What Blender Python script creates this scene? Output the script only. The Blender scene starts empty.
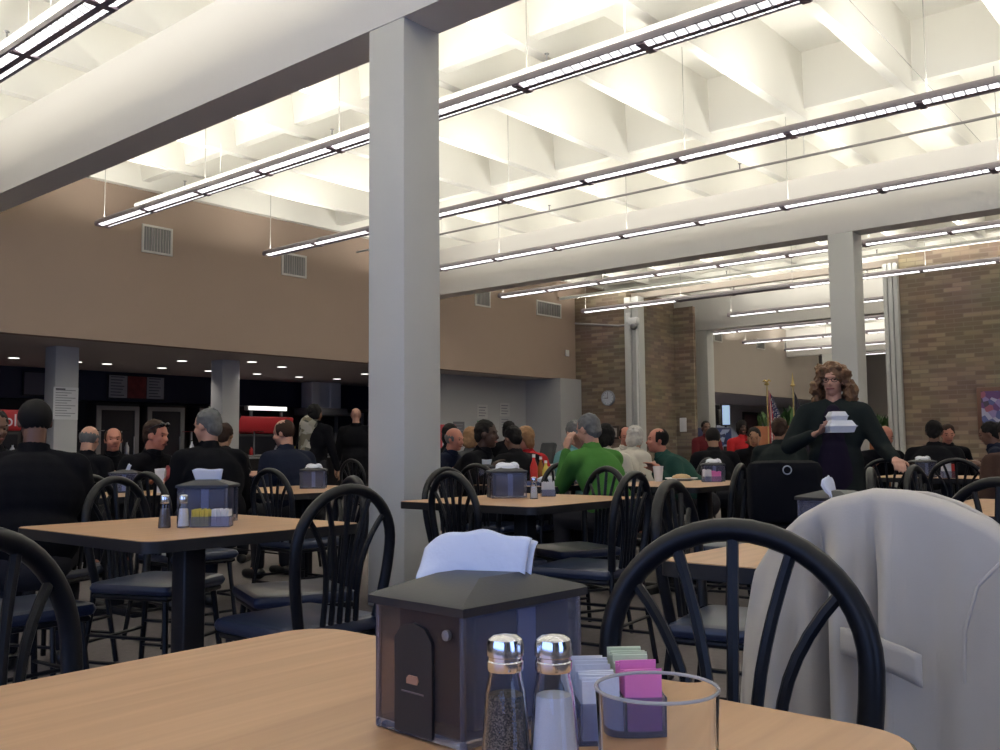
import bpy, math, random
from math import sin, cos, pi, radians as R, sqrt
from mathutils import Vector, Matrix, Quaternion
random.seed(7)
scn = bpy.context.scene
COL = scn.collection
V = Vector

# ------------------------------------------------------------------ camera frame
FPX = 929.3; CAMZ = 1.03
_Y = V((790, -65, -FPX)).normalized(); _X = -V((-1100, -82, -FPX)).normalized()
_X = (_X - _X.dot(_Y)*_Y).normalized(); _Z = _X.cross(_Y)
cam_d = bpy.data.cameras.new('camera'); cam = bpy.data.objects.new('camera', cam_d); COL.objects.link(cam)
m3 = Matrix((_X, _Y, _Z))
cam.matrix_world = Matrix.Translation((0, 0, CAMZ)) @ m3.to_4x4()
cam_d.sensor_width = 36; cam_d.lens = FPX/1000*36; cam_d.clip_start = .02; cam_d.clip_end = 200
scn.camera = cam
def ray(px, py): return m3 @ V((px-500, 375-py, -FPX))
def atd(px, py, D): return V((0, 0, CAMZ)) + ray(px, py)*(D/FPX)      # world point seen at a pixel, D metres away
def atz(px, py, z):
    r = ray(px, py); return V((0, 0, CAMZ)) + r*((z-CAMZ)/r.z)

# ------------------------------------------------------------------ materials
MATS = {}
def mat(name, col, rough=.5, metal=0, noise=0, nscale=8, bump=0, bscale=60, spec=.5, trans=0, ior=1.45, coat=0, alpha=1, sheen=0):
    if name in MATS: return MATS[name]
    m = bpy.data.materials.new(name); m.use_nodes = True; nt = m.node_tree; b = nt.nodes['Principled BSDF']
    b.inputs['Base Color'].default_value = (*col, 1); b.inputs['Roughness'].default_value = rough
    b.inputs['Metallic'].default_value = metal; b.inputs['Specular IOR Level'].default_value = spec
    b.inputs['Transmission Weight'].default_value = trans; b.inputs['IOR'].default_value = ior
    b.inputs['Coat Weight'].default_value = coat; b.inputs['Alpha'].default_value = alpha
    if sheen: b.inputs['Sheen Weight'].default_value = sheen
    tc = nt.nodes.new('ShaderNodeTexCoord')
    n = nt.nodes.new('ShaderNodeTexNoise'); n.inputs['Scale'].default_value = nscale; n.inputs['Detail'].default_value = 4
    nt.links.new(tc.outputs['Object'], n.inputs['Vector'])
    mx = nt.nodes.new('ShaderNodeMix'); mx.data_type = 'RGBA'
    k = max(noise, .03)
    mx.inputs[6].default_value = tuple(c*(1-k) for c in col)+(1,); mx.inputs[7].default_value = tuple(min(1, c*(1+k)) for c in col)+(1,)
    nt.links.new(n.outputs['Fac'], mx.inputs[0]); nt.links.new(mx.outputs[2], b.inputs['Base Color'])
    if bump:
        n2 = nt.nodes.new('ShaderNodeTexNoise'); n2.inputs['Scale'].default_value = bscale; n2.inputs['Detail'].default_value = 3
        nt.links.new(tc.outputs['Object'], n2.inputs['Vector'])
        bp = nt.nodes.new('ShaderNodeBump'); bp.inputs['Strength'].default_value = bump; bp.inputs['Distance'].default_value = .004
        nt.links.new(n2.outputs['Fac'], bp.inputs['Height']); nt.links.new(bp.outputs[0], b.inputs['Normal'])
    MATS[name] = m; return m
def emit(name, col, s, louvre=False):
    if name in MATS: return MATS[name]
    m = bpy.data.materials.new(name); m.use_nodes = True; nt = m.node_tree; nt.nodes.clear()
    e = nt.nodes.new('ShaderNodeEmission'); e.inputs[0].default_value = (*col, 1); e.inputs[1].default_value = s
    o = nt.nodes.new('ShaderNodeOutputMaterial')
    if louvre:                                    # parabolic louvre blades crossing the lens every 9 cm
        tc = nt.nodes.new('ShaderNodeTexCoord'); sp = nt.nodes.new('ShaderNodeSeparateXYZ')
        nt.links.new(tc.outputs['Object'], sp.inputs[0])
        a = nt.nodes.new('ShaderNodeMath'); a.operation = 'MULTIPLY'; a.inputs[1].default_value = 1/.09
        nt.links.new(sp.outputs[0], a.inputs[0])
        f = nt.nodes.new('ShaderNodeMath'); f.operation = 'FRACT'; nt.links.new(a.outputs[0], f.inputs[0])
        g = nt.nodes.new('ShaderNodeMath'); g.operation = 'GREATER_THAN'; g.inputs[1].default_value = .2
        nt.links.new(f.outputs[0], g.inputs[0])
        h = nt.nodes.new('ShaderNodeMath'); h.operation = 'MULTIPLY_ADD'; h.inputs[1].default_value = s*.85; h.inputs[2].default_value = s*.15
        nt.links.new(g.outputs[0], h.inputs[0]); nt.links.new(h.outputs[0], e.inputs[1])
    nt.links.new(e.outputs[0], o.inputs[0]); MATS[name] = m; return m
def brick_mat():
    m = bpy.data.materials.new('brick'); m.use_nodes = True; nt = m.node_tree; b = nt.nodes['Principled BSDF']
    tc = nt.nodes.new('ShaderNodeTexCoord'); sp = nt.nodes.new('ShaderNodeSeparateXYZ'); nt.links.new(tc.outputs['Object'], sp.inputs[0])
    ad = nt.nodes.new('ShaderNodeMath'); nt.links.new(sp.outputs[0], ad.inputs[0]); nt.links.new(sp.outputs[1], ad.inputs[1])
    cb = nt.nodes.new('ShaderNodeCombineXYZ'); nt.links.new(ad.outputs[0], cb.inputs[0]); nt.links.new(sp.outputs[2], cb.inputs[1])
    br = nt.nodes.new('ShaderNodeTexBrick'); nt.links.new(cb.outputs[0], br.inputs['Vector'])
    br.inputs['Color1'].default_value = (.20, .145, .105, 1); br.inputs['Color2'].default_value = (.44, .355, .245, 1)
    br.inputs['Mortar'].default_value = (.25, .195, .145, 1); br.inputs['Scale'].default_value = 1
    br.inputs['Mortar Size'].default_value = .008; br.inputs['Bias'].default_value = -.35
    br.inputs['Brick Width'].default_value = .30; br.inputs['Row Height'].default_value = .078
    n = nt.nodes.new('ShaderNodeTexNoise'); n.inputs['Scale'].default_value = 1.3; nt.links.new(tc.outputs['Object'], n.inputs['Vector'])
    mx = nt.nodes.new('ShaderNodeMix'); mx.data_type = 'RGBA'; mx.blend_type = 'MULTIPLY'; mx.inputs[0].default_value = .35
    nt.links.new(br.outputs['Color'], mx.inputs[6]); nt.links.new(n.outputs['Color'], mx.inputs[7])
    nt.links.new(mx.outputs[2], b.inputs['Base Color']); b.inputs['Roughness'].default_value = .85
    bp = nt.nodes.new('ShaderNodeBump'); bp.inputs['Strength'].default_value = .4; bp.inputs['Distance'].default_value = .01; bp.invert = True
    nt.links.new(br.outputs['Fac'], bp.inputs['Height']); nt.links.new(bp.outputs[0], b.inputs['Normal'])
    return m
def wood_mat(name, c1, c2, rough=.32, sx=2.0, sy=38.0):
    m = bpy.data.materials.new(name); m.use_nodes = True; nt = m.node_tree; b = nt.nodes['Principled BSDF']
    tc = nt.nodes.new('ShaderNodeTexCoord'); mp = nt.nodes.new('ShaderNodeMapping'); mp.inputs['Scale'].default_value = (sy, sx, 4)
    nt.links.new(tc.outputs['Object'], mp.inputs[0])
    n = nt.nodes.new('ShaderNodeTexNoise'); n.inputs['Scale'].default_value = 1; n.inputs['Detail'].default_value = 6; n.inputs['Distortion'].default_value = .6
    nt.links.new(mp.outputs[0], n.inputs['Vector'])
    r = nt.nodes.new('ShaderNodeValToRGB'); r.color_ramp.elements[0].position = .3; r.color_ramp.elements[1].position = .7
    r.color_ramp.elements[0].color = (*c1, 1); r.color_ramp.elements[1].color = (*c2, 1)
    nt.links.new(n.outputs['Fac'], r.inputs[0]); nt.links.new(r.outputs[0], b.inputs['Base Color'])
    b.inputs['Roughness'].default_value = rough; MATS[name] = m; return m
def pattern_mat(name, cols, scale, rough=.6, kind='VORONOI'):
    m = bpy.data.materials.new(name); m.use_nodes = True; nt = m.node_tree; b = nt.nodes['Principled BSDF']
    tc = nt.nodes.new('ShaderNodeTexCoord')
    n = nt.nodes.new('ShaderNodeTexVoronoi' if kind == 'VORONOI' else 'ShaderNodeTexNoise'); n.inputs['Scale'].default_value = scale
    nt.links.new(tc.outputs['Object'], n.inputs['Vector'])
    r = nt.nodes.new('ShaderNodeValToRGB'); r.color_ramp.interpolation = 'CONSTANT'
    els = r.color_ramp.elements
    while len(els) < len(cols): els.new(.5)
    for i, c in enumerate(cols):
        els[i].position = i/len(cols) if kind == 'VORONOI' else .3+.4*i/len(cols); els[i].color = (*c, 1)
    if kind == 'VORONOI':
        w = nt.nodes.new('ShaderNodeSeparateColor'); nt.links.new(n.outputs['Color'], w.inputs[0]); nt.links.new(w.outputs[0], r.inputs[0])
    else: nt.links.new(n.outputs['Fac'], r.inputs[0])
    nt.links.new(r.outputs[0], b.inputs['Base Color']); b.inputs['Roughness'].default_value = rough; MATS[name] = m; return m

M_white = mat('painted_concrete', (.90, .885, .83), .75, noise=.03, nscale=1.5)
M_beam = mat('beam_paint', (.84, .815, .79), .55, noise=.03, nscale=1)
M_col = mat('column_paint', (.60, .60, .585), .5, noise=.03, nscale=2, bump=.15, bscale=25)
M_brown = mat('brown_wall_paint', (.335, .25, .20), .8, noise=.05, nscale=1.2)
M_beige = mat('beige_wall_paint', (.46, .40, .35), .8, noise=.04, nscale=1)
M_greyw = mat('grey_wall_paint', (.42, .42, .43), .7, noise=.04, nscale=1)
M_sceil = mat('serving_ceiling_tile', (.50, .44, .42), .8, noise=.05, nscale=2)
M_navy = mat('navy_fascia', (.012, .015, .04), .5)
M_brick = brick_mat()
M_floor = mat('carpet', (.12, .104, .104), .95, noise=.25, nscale=30, bump=.5, bscale=200)
M_fix = mat('fixture_housing', (.30, .27, .30), .35, metal=.4)
M_fixd = mat('fixture_spine', (.34, .26, .28), .5)
M_pipe = mat('white_pipe', (.85, .85, .83), .35)
M_pipeg = mat('grey_pipe', (.45, .43, .43), .4)
M_wire = mat('steel_wire', (.5, .48, .46), .4, metal=.5)
M_lens = emit('lamp_lens', (1, .985, 1), 5.5, louvre=True)
M_wood = wood_mat('oak_laminate', (.40, .225, .115), (.52, .31, .17), .33)
M_edge = mat('black_edge', (.012, .012, .014), .45)
M_black = mat('chair_metal', (.006, .0065, .009), .40, spec=.32)
M_vinyl = mat('blue_black_vinyl', (.018, .026, .055), .33, noise=.1, nscale=12, spec=.6)
M_steel = mat('stainless', (.50, .50, .52), .35, metal=.8)
M_dsteel = mat('dull_steel', (.22, .215, .22), .45, metal=.5)
M_paper = mat('paper', (.82, .83, .88), .85)
M_paper2 = mat('paper_blueish', (.74, .78, .90), .8, bump=.25, bscale=90)
M_ink = mat('ink', (.12, .12, .14), .8)
M_red = mat('red_plastic', (.50, .02, .02), .4)
M_dred = mat('dark_red', (.25, .015, .02), .6)
M_chrome = mat('chrome', (.72, .72, .74), .13, metal=1)
M_lid = mat('dispenser_lid', (.016, .017, .022), .42, bump=.04, bscale=300)
M_smoke = mat('smoked_plastic', (.42, .33, .29), .08, trans=.9, ior=1.15)
M_clearp = mat('clear_plastic', (.55, .58, .72), .06, trans=.88, ior=1.2)
M_dblue = mat('blue_black_insert', (.015, .02, .06), .3)
M_glass = mat('glass', (.97, .98, 1), .01, trans=1, ior=1.3)
M_pepper = pattern_mat('ground_pepper', [(.05, .04, .035), (.14, .11, .09), (.03, .025, .02), (.22, .18, .14)], 900)
M_salt = mat('salt', (.80, .80, .82), .9, bump=.3, bscale=800)
M_pink = mat('pink_paper', (.78, .22, .55), .7)
M_green = mat('pale_green_paper', (.62, .70, .52), .7)
M_yel = mat('yellow_paper', (.62, .52, .10), .7)
M_coat = mat('cream_wool', (.52, .475, .42), .95, noise=.04, nscale=20, bump=.12, bscale=400, sheen=.2)
M_foam = mat('foam_box', (.80, .80, .82), .6)
M_leaf = mat('leaf', (.05, .11, .03), .6, noise=.3, nscale=20)
M_planter = mat('planter_wood', (.30, .10, .04), .5, noise=.2)
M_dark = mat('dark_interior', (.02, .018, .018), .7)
M_scr = emit('screen_glow', (.55, .75, 1), 1.3)
M_down = emit('downlight_lens', (1, .97, .92), 6)
M_hood = emit('hood_lamp', (1, .97, .92), 3.5)

# ------------------------------------------------------------------ mesh builder
class MB:
    def __init__(s): s.v = []; s.f = []; s.m = []; s.mi = 0
    def add(s, vs, fs):
        o = len(s.v); s.v += [tuple(v) for v in vs]; s.f += [tuple(i+o for i in f) for f in fs]; s.m += [s.mi]*len(fs); return s
    def box(s, x0, x1, y0, y1, z0, z1, M=None, bev=0):
        if bev > 0:
            b = min(bev, (x1-x0)*.45, (y1-y0)*.45, (z1-z0)*.45)
            prof = [(0, b), (b*.3, b*.3), (b, 0)]
            rings = []
            for z, ins in [(z0, b), (z0+b*.3, b*.3), (z0+b, 0), (z1-b, 0), (z1-b*.3, b*.3), (z1, b)]:
                X0, X1, Y0, Y1 = x0+ins, x1-ins, y0+ins, y1-ins; c = b
                r = []
                for cx, cy, a0 in ((X1-c, Y1-c, 0), (X0+c, Y1-c, 90), (X0+c, Y0+c, 180), (X1-c, Y0+c, 270)):
                    for k in range(4):
                        a = R(a0+30*k); r.append((cx+c*cos(a)*1, cy+c*sin(a)*1, z))
                rings.append(r)
            vs = [p for r in rings for p in r]; n = 16; fs = []
            for i in range(len(rings)-1):
                for k in range(n): fs.append((i*n+k, i*n+(k+1) % n, (i+1)*n+(k+1) % n, (i+1)*n+k))
            fs.append(tuple(range(n-1, -1, -1))); fs.append(tuple((len(rings)-1)*n+k for k in range(n)))
        else:
            vs = [(x, y, z) for z in (z0, z1) for x, y in ((x0, y0), (x1, y0), (x1, y1), (x0, y1))]
            fs = [(3, 2, 1, 0), (4, 5, 6, 7), (0, 1, 5, 4), (1, 2, 6, 5), (2, 3, 7, 6), (3, 0, 4, 7)]
        if M is not None: vs = [M @ V(v) for v in vs]
        return s.add(vs, fs)
    def tube(s, pts, r, seg=8, flat=None):
        pts = [V(p) for p in pts]; n = len(pts); rs = r if isinstance(r, (list, tuple)) else [r]*n
        up = V((0, 0, 1)); rings = []; prev = None
        for i, p in enumerate(pts):
            t = (pts[min(i+1, n-1)]-pts[max(i-1, 0)]).normalized()
            if prev is None:
                a = up if abs(t.dot(up)) < .9 else V((1, 0, 0)); nrm = (a - a.dot(t)*t).normalized()
            else: nrm = (prev - prev.dot(t)*t).normalized()
            prev = nrm; b = t.cross(nrm)
            rings.append([p + (nrm*cos(2*pi*k/seg) + b*sin(2*pi*k/seg))*rs[i] for k in range(seg)])
        vs = [v for q in rings for v in q]; fs = []
        for i in range(n-1):
            for k in range(seg): fs.append((i*seg+k, i*seg+(k+1) % seg, (i+1)*seg+(k+1) % seg, (i+1)*seg+k))
        fs.append(tuple(range(seg-1, -1, -1))); fs.append(tuple((n-1)*seg+k for k in range(seg)))
        return s.add(vs, fs)
    def lathe(s, prof, seg=20, c=(0, 0, 0), M=None, sx=1, sy=1):
        vs = []; fs = []; n = len(prof)
        for r, z in prof:
            for k in range(seg): a = 2*pi*k/seg; vs.append(V((c[0]+r*cos(a)*sx, c[1]+r*sin(a)*sy, c[2]+z)))
        for i in range(n-1):
            for k in range(seg): fs.append((i*seg+k, i*seg+(k+1) % seg, (i+1)*seg+(k+1) % seg, (i+1)*seg+k))
        fs.append(tuple(range(seg-1, -1, -1))); fs.append(tuple((n-1)*seg+k for k in range(seg)))
        if M is not None: vs = [M @ v for v in vs]
        return s.add(vs, fs)
    def ell(s, c, r, seg=14, rng=8, M=None):
        prof = [(max(sin(pi*i/rng), .001), -cos(pi*i/rng)) for i in range(rng+1)]
        vs = []; fs = []
        for pr, pz in prof:
            for k in range(seg):
                a = 2*pi*k/seg; v = V((r[0]*pr*cos(a), r[1]*pr*sin(a), r[2]*pz))
                if M is not None: v = M @ v
                vs.append(v + V(c))
        for i in range(rng):
            for k in range(seg): fs.append((i*seg+k, i*seg+(k+1) % seg, (i+1)*seg+(k+1) % seg, (i+1)*seg+k))
        fs.append(tuple(range(seg-1, -1, -1))); fs.append(tuple(rng*seg+k for k in range(seg)))
        return s.add(vs, fs)
    def cap(s, a, b, ra, rb, seg=10):
        a = V(a); b = V(b); d = b-a; L = d.length
        if L < 1e-5: return s.ell(a, (ra, ra, ra))
        t = d/L; ts = []
        for i in range(4): q = pi/2*(i/3.5); ts.append((-cos(q)*ra, max(sin(q), .03)*ra))
        prof = [(a + t*x, r) for x, r in ts] + [(a, ra), (b, rb)] + [(b + t*(-x/ra*rb), r/ra*rb) for x, r in reversed(ts)]
        return s.tube([p for p, _ in prof], [r for _, r in prof], seg)
    def prism(s, poly, y0, y1, M=None):
        n = len(poly); vs = [(x, y0, z) for x, z in poly] + [(x, y1, z) for x, z in poly]
        fs = [tuple(range(n)), tuple(range(2*n-1, n-1, -1))] + [(i, n+i, n+(i+1) % n, (i+1) % n) for i in range(n)]
        if M is not None: vs = [M @ V(v) for v in vs]
        return s.add(vs, fs)
    def grid(s, fn, nu, nv, th=0):
        P = [[V(fn(i/(nu-1), j/(nv-1))) for i in range(nu)] for j in range(nv)]
        vs = [p for row in P for p in row]; fs = []
        for j in range(nv-1):
            for i in range(nu-1): fs.append((j*nu+i, j*nu+i+1, (j+1)*nu+i+1, (j+1)*nu+i))
        return s.add(vs, fs)
    def mesh(s, name, mats, angle=40):
        me = bpy.data.meshes.new(name); me.from_pydata(s.v, [], s.f)
        for m in (mats if isinstance(mats, (list, tuple)) else [mats]): me.materials.append(m)
        if isinstance(mats, (list, tuple)) and len(mats) > 1: me.polygons.foreach_set('material_index', s.m)
        me.update(); me.validate()
        me.polygons.foreach_set('use_smooth', [True]*len(me.polygons)); me.set_sharp_from_angle(angle=R(angle))
        return me
    def build(s, name, mats, parent=None, angle=40, solid=0, loc=None):
        import bmesh
        me = s.mesh(name, mats, angle)
        bm = bmesh.new(); bm.from_mesh(me); bmesh.ops.recalc_face_normals(bm, faces=bm.faces); bm.to_mesh(me); bm.free()
        o = bpy.data.objects.new(name, me); COL.objects.link(o)
        if parent is not None: o.parent = parent
        if loc is not None: o.location = loc
        if solid:
            md = o.modifiers.new('thick', 'SOLIDIFY'); md.thickness = solid; md.offset = 0
        return o
def tag(o, label=None, cat=None, group=None, kind=None):
    if label: o['label'] = label
    if cat: o['category'] = cat
    if group: o['group'] = group
    if kind: o['kind'] = kind
    return o
def thing(name, label, cat, loc=(0, 0, 0), rz=0, group=None):
    o = bpy.data.objects.new(name, None); COL.objects.link(o); o.empty_display_size = .1
    o.location = loc; o.rotation_euler = (0, 0, rz); return tag(o, label, cat, group)
def struct(name, mb, m, angle=40): return tag(mb.build(name, m, angle=angle), kind='structure')
def dup(root, loc, rz=None, label=None, group=None):
    def cp(o, par):
        c = o.copy(); COL.objects.link(c); c.parent = par
        for ch in list(o.children):
            if ch.name in COL.objects: cp(ch, c)
        return c
    kids = list(root.children); r = root.copy(); COL.objects.link(r); r.location = loc
    if rz is not None: r.rotation_euler = (0, 0, rz)
    if label: r['label'] = label
    if group: r['group'] = group
    for ch in kids: cp(ch, r)
    return r
def remesh(mb, name, m, vox, smooth=3, parent=None, extra=None):
    me = mb.mesh(name+'_src', m); o = bpy.data.objects.new(name+'_src', me); COL.objects.link(o)
    md = o.modifiers.new('r', 'REMESH'); md.mode = 'VOXEL'; md.voxel_size = vox; md.use_smooth_shade = True
    if smooth:
        sm = o.modifiers.new('s', 'SMOOTH'); sm.factor = .5; sm.iterations = smooth
    dg = bpy.context.evaluated_depsgraph_get(); dg.update()
    me2 = bpy.data.meshes.new_from_object(o.evaluated_get(dg)); me2.name = name
    bpy.data.objects.remove(o); bpy.data.meshes.remove(me)
    if extra:
        for v in me2.vertices: v.co = extra(v.co.copy())
    me2.materials.clear(); me2.materials.append(m)
    ob = bpy.data.objects.new(name, me2); COL.objects.link(ob)
    if parent is not None: ob.parent = parent
    return ob
def text(body, size, m, parent, loc, rot, ext=.001, name='lettering', align='CENTER'):
    cu = bpy.data.curves.new(name, 'FONT'); cu.body = body; cu.size = size; cu.extrude = ext; cu.align_x = align; cu.align_y = 'CENTER'
    o = bpy.data.objects.new(name, cu); COL.objects.link(o)
    dg = bpy.context.evaluated_depsgraph_get(); me = bpy.data.meshes.new_from_object(o.evaluated_get(dg)); bpy.data.objects.remove(o)
    me.materials.clear(); me.materials.append(m)
    o = bpy.data.objects.new(name, me); COL.objects.link(o); o.parent = parent; o.location = loc; o.rotation_euler = rot
    return o

# ================================================================== ROOM
WX = -12.45; XR = 5.0; Y0 = -5.0; YE = 37.5; RB = 4.78; DK = 5.5
struct('floor', MB().box(-18, XR+.3, Y0-.3, YE+.3, -.1, 0), M_floor)
# deck with ribs and diaphragms
c = MB(); c.box(WX-.2, XR+.3, Y0-.3, YE+.3, DK, DK+.15)
beams = [-4.19, 4.17, 12.53, 20.89, 29.25]
k = 0
while True:
    x = -11.25 + 1.19*(k-1) if k else WX+.06
    if x > XR: break
    c.prism([(x-.055, RB), (x+.055, RB), (x+.10, DK), (x-.10, DK)], Y0, YE); k += 1
for yb in beams:
    for off in (2.55, 6.12):
        y = yb+off
        if y > Y0 and y < YE:
            vs = [(yy, zz) for yy, zz in ((y-.06, RB+.10), (y+.06, RB+.10), (y+.17, DK), (y-.17, DK))]
            c.add([(WX, a, b) for a, b in vs]+[(XR, a, b) for a, b in vs], [(0, 1, 2, 3), (7, 6, 5, 4), (0, 4, 5, 1), (1, 5, 6, 2), (2, 6, 7, 3), (3, 7, 4, 0)])
struct('ceiling', c, M_white)
for i, yb in enumerate(beams):
    b = MB(); b.add([], [])
    pr = [(yb, 3.9), (yb+.345, 3.9), (yb+.345, RB-.08), (yb+.30, RB), (yb+.045, RB), (yb+.01, RB-.08)]
    n = len(pr); b.add([(WX-.1, a, z) for a, z in pr]+[(XR, a, z) for a, z in pr], [tuple(range(n)), tuple(range(2*n-1, n-1, -1))]+[(j, n+j, n+(j+1) % n, (j+1) % n) for j in range(n)])
    struct('ceiling_beam', b, M_beam, 25)
for yb in (4.17, 12.53, 20.89, 29.25):
    for xc in ((-4.52,) if yb < 13 else (-4.52, -11.10)):
        struct('column', MB().box(xc-.172, xc+.172, yb+.003, yb+.342, 0, 3.9, bev=.006), M_col)
# bulkhead over the brick line
struct('trim_1', MB().box(-11.05, -5.24, 17.6, 17.75, 4.3, 4.42), M_beige)
# left fascia, serving bay
struct('wall_left', MB().box(WX-.2, WX, Y0, 17.4, 2.55, DK).box(WX-.2, WX, 17.4, 19.5, 0, DK), M_brown)
struct('wall_left_far', MB().box(WX-.2, WX, 19.5, 32, 2.55, DK).box(WX-.2, WX, 19.5, 22.6, 0, 2.55), M_beige)
struct('ceiling_serving', MB().box(-17.6, WX-.2, Y0, 16.7, 2.55, 2.62).box(-17.6, WX-.2, 22.6, 37, 2.55, 2.62), M_sceil)
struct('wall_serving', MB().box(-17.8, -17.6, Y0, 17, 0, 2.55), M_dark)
struct('wall_recess', MB().box(-13.5, -13.3, 12.9, 16.6, 0, 2.55), M_greyw)
struct('wall_pier', MB().box(-13.5, -12.3, 16.6, 17.398, 0, 2.552), M_greyw)
struct('wall_recess_far', MB().box(-16.2, -16, 22.6, 37, 0, 2.55).box(-16, WX-.2, 22.4, 22.6, 0, 2.55), M_greyw)
struct('wall_back', MB().box(-17.8, -5, Y0-.2, Y0, 0, DK).box(3.5, XR, Y0-.2, Y0, 0, DK).box(-5, 3.5, Y0-.2, Y0, 0, .8).box(-5, 3.5, Y0-.2, Y0, 3.1, DK), M_beige)
wb = MB()
for xx in (-5, -2.9, -.8, 1.3, 3.43): wb.box(xx, xx+.07, Y0-.12, Y0-.04, .8, 3.1)
wb.box(-5, 3.5, Y0-.12, Y0-.04, .8, .87).box(-5, 3.5, Y0-.12, Y0-.04, 3.03, 3.1)
struct('window_4', wb, mat('window_frame', (.05, .05, .06), .4))
struct('wall_far', MB().box(-17.8, -11.6, YE, YE+.2, 0, DK).box(-11.6, -9.6, YE, YE+.2, 4.2, DK).box(-11.6, -9.6, YE, YE+.2, 0, 1.3).box(-9.6, XR, YE, YE+.2, 0, DK), M_beige)
w = MB()
w.box(XR, XR+.2, Y0, -4, 0, DK).box(XR, XR+.2, 4.5, YE, 0, DK).box(XR, XR+.2, -4, 4.5, 0, .5).box(XR, XR+.2, -4, 4.5, 3.0, DK)
struct('wall_right', w, M_beige)
wf = MB()
for yy in (-4, -1.2, 1.6, 4.4): wf.box(XR+.02, XR+.12, yy, yy+.07, .5, 3.0)
wf.box(XR+.02, XR+.12, -4, 4.5, .5, .57).box(XR+.02, XR+.12, -4, 4.5, 2.93, 3.0)
struct('window_1', wf, mat('window_frame', (.05, .05, .06), .4))
# brick
struct('wall_brick_left', MB().box(WX, -11.05, 17.4, 19.5, 0, 4.47).box(WX, -10.56, 19.5, 19.62, 0, 4.30), M_brick)
struct('wall_brick_right', MB().box(-5.24, XR, 17.4, 17.75, 0, 4.53), M_brick)
# posts at the edges of the opening
p = MB().box(-11.05, -10.90, 17.30, 17.55, 0, 4.3, bev=.01).box(-10.88, -10.80, 17.34, 17.55, 0, 4.3, bev=.01).box(-10.78, -10.69, 17.30, 17.55, 0, 4.3, bev=.01)
struct('trim_3', p, M_col)
p = MB()
for a in (-5.50, -5.41, -5.32): p.box(a, a+.075, 17.30+.02*abs(a+5.41), 17.75, 0, 4.3, bev=.012)
struct('trim_4', p, M_col)
# serving columns
for xx, yy in ((-13.70, 6.22), (-13.86, 9.08)):
    struct('column', MB().box(xx-.17, xx+.17, yy-.17, yy+.17, 0, 2.55, bev=.006), M_col)
# far end window, blue frame with glass
fw = MB()
for a in (-11.6, -10.95, -10.3, -9.68): fw.box(a, a+.08, YE, YE+.1, 1.3, 4.2)
fw.box(-11.6, -9.6, YE, YE+.1, 1.3, 1.4).box(-11.6, -9.6, YE, YE+.1, 4.1, 4.2).box(-11.6, -9.6, YE, YE+.1, 2.7, 2.78)
struct('window_2', fw, mat('blue_frame', (.03, .05, .14), .4))
struct('window_3', MB().box(-11.6, -9.6, YE+.12, YE+.14, 1.3, 4.2), mat('window_pane', (.10, .12, .15), .15))

# ------------------------------------------------------------------ wall fittings
def vent(x, y0, y1, z0, z1, label):
    t = thing('air_vent', label, 'vent', (x, (y0+y1)/2, (z0+z1)/2), 0, 'air vents on the upper wall')
    w2 = (y1-y0)/2; h = (z1-z0)/2
    f = MB().box(0, .02, -w2, w2, h-.03, h).box(0, .02, -w2, w2, -h, -h+.03).box(0, .02, -w2, -w2+.03, -h+.03, h-.03).box(0, .02, w2-.03, w2, -h+.03, h-.03)
    f.build('frame', mat('vent_frame', (.62, .60, .57), .5), t)
    MB().box(.001, .004, -w2+.03, w2-.03, -h+.03, h-.03).build('backing', M_dsteel, t)
    g = MB(); n = 9
    for i in range(n):
        a = -w2+.04+(2*w2-.08)*(i+.5)/n; g.box(.004, .016, a-.006, a+.006, -h+.03, h-.03)
    g.build('grille', mat('vent_grille', (.36, .34, .33), .5), t)
vent(WX, 6.74, 7.22, 3.88, 4.29, 'square white-framed air vent on the brown wall, nearest the big beam')
vent(WX, 9.18, 9.68, 3.88, 4.26, 'air vent on the brown wall just below the end of the second light')
vent(WX, 13.93, 14.40, 3.90, 4.26, 'small air vent on the brown wall right beside the tall column')
vent(WX, 15.95, 16.85, 3.92, 4.25, 'wide air vent on the brown wall close to the brick corner')
vent(WX, 24.2, 24.7, 4.0, 4.33, 'leftmost air vent on the far beige wall')
vent(WX, 27.0, 27.6, 4.0, 4.33, 'middle air vent on the far beige wall')
vent(WX, 29.1, 29.6, 4.1, 4.38, 'rightmost air vent on the far beige wall')
tag(MB().box(WX, WX+.03, 17.0, 17.12, 3.08, 3.22, bev=.005).build('thermostat', M_pipe), 'small white thermostat on the brown wall near the brick corner', 'thermostat')
# clock
t = thing('wall_clock', 'round wall clock with white face on the brick wall', 'clock', (-11.56, 17.4, 2.10))
Mx = Matrix.Rotation(pi/2, 4, 'X')
MB().lathe([(.17, 0), (.17, .05), (.15, .055), (.145, .03), (.001, .03)], 32, M=Mx).build('case', mat('clock_rim', (.35, .37, .42), .3), t)
dl_ = MB().lathe([(.146, .031), (.146, .033), (.001, .033)], 32, M=Mx).build('dial', mat('clock_dial', (.62, .66, .72), .5), t)
tk = MB()
for i in range(12):
    a = i*pi/6; Q = Matrix.Rotation(a, 4, 'Y'); tk.box(-.005, .005, -.036, -.034, .115, .137, M=Q)
tk.build('tick_marks', M_ink, dl_)
MB().box(-.09, .01, -.039, -.037, -.007, .007).build('hour_hand', M_ink, dl_)
MB().box(-.005, .005, -.041, -.039, -.01, .12).build('minute_hand', M_ink, dl_)
t = thing('picture_frame', 'small dark picture frame hanging below the clock on brick', 'picture', (-11.44, 17.4, 1.33))
MB().box(-.15, .15, -.03, 0, -.15, .15, bev=.008).build('frame', mat('dark_frame', (.05, .035, .03), .4), t)
MB().box(-.10, .10, -.034, -.03, -.10, .10).build('print', mat('grey_print', (.30, .27, .26), .6, noise=.3, nscale=14), t)
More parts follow.
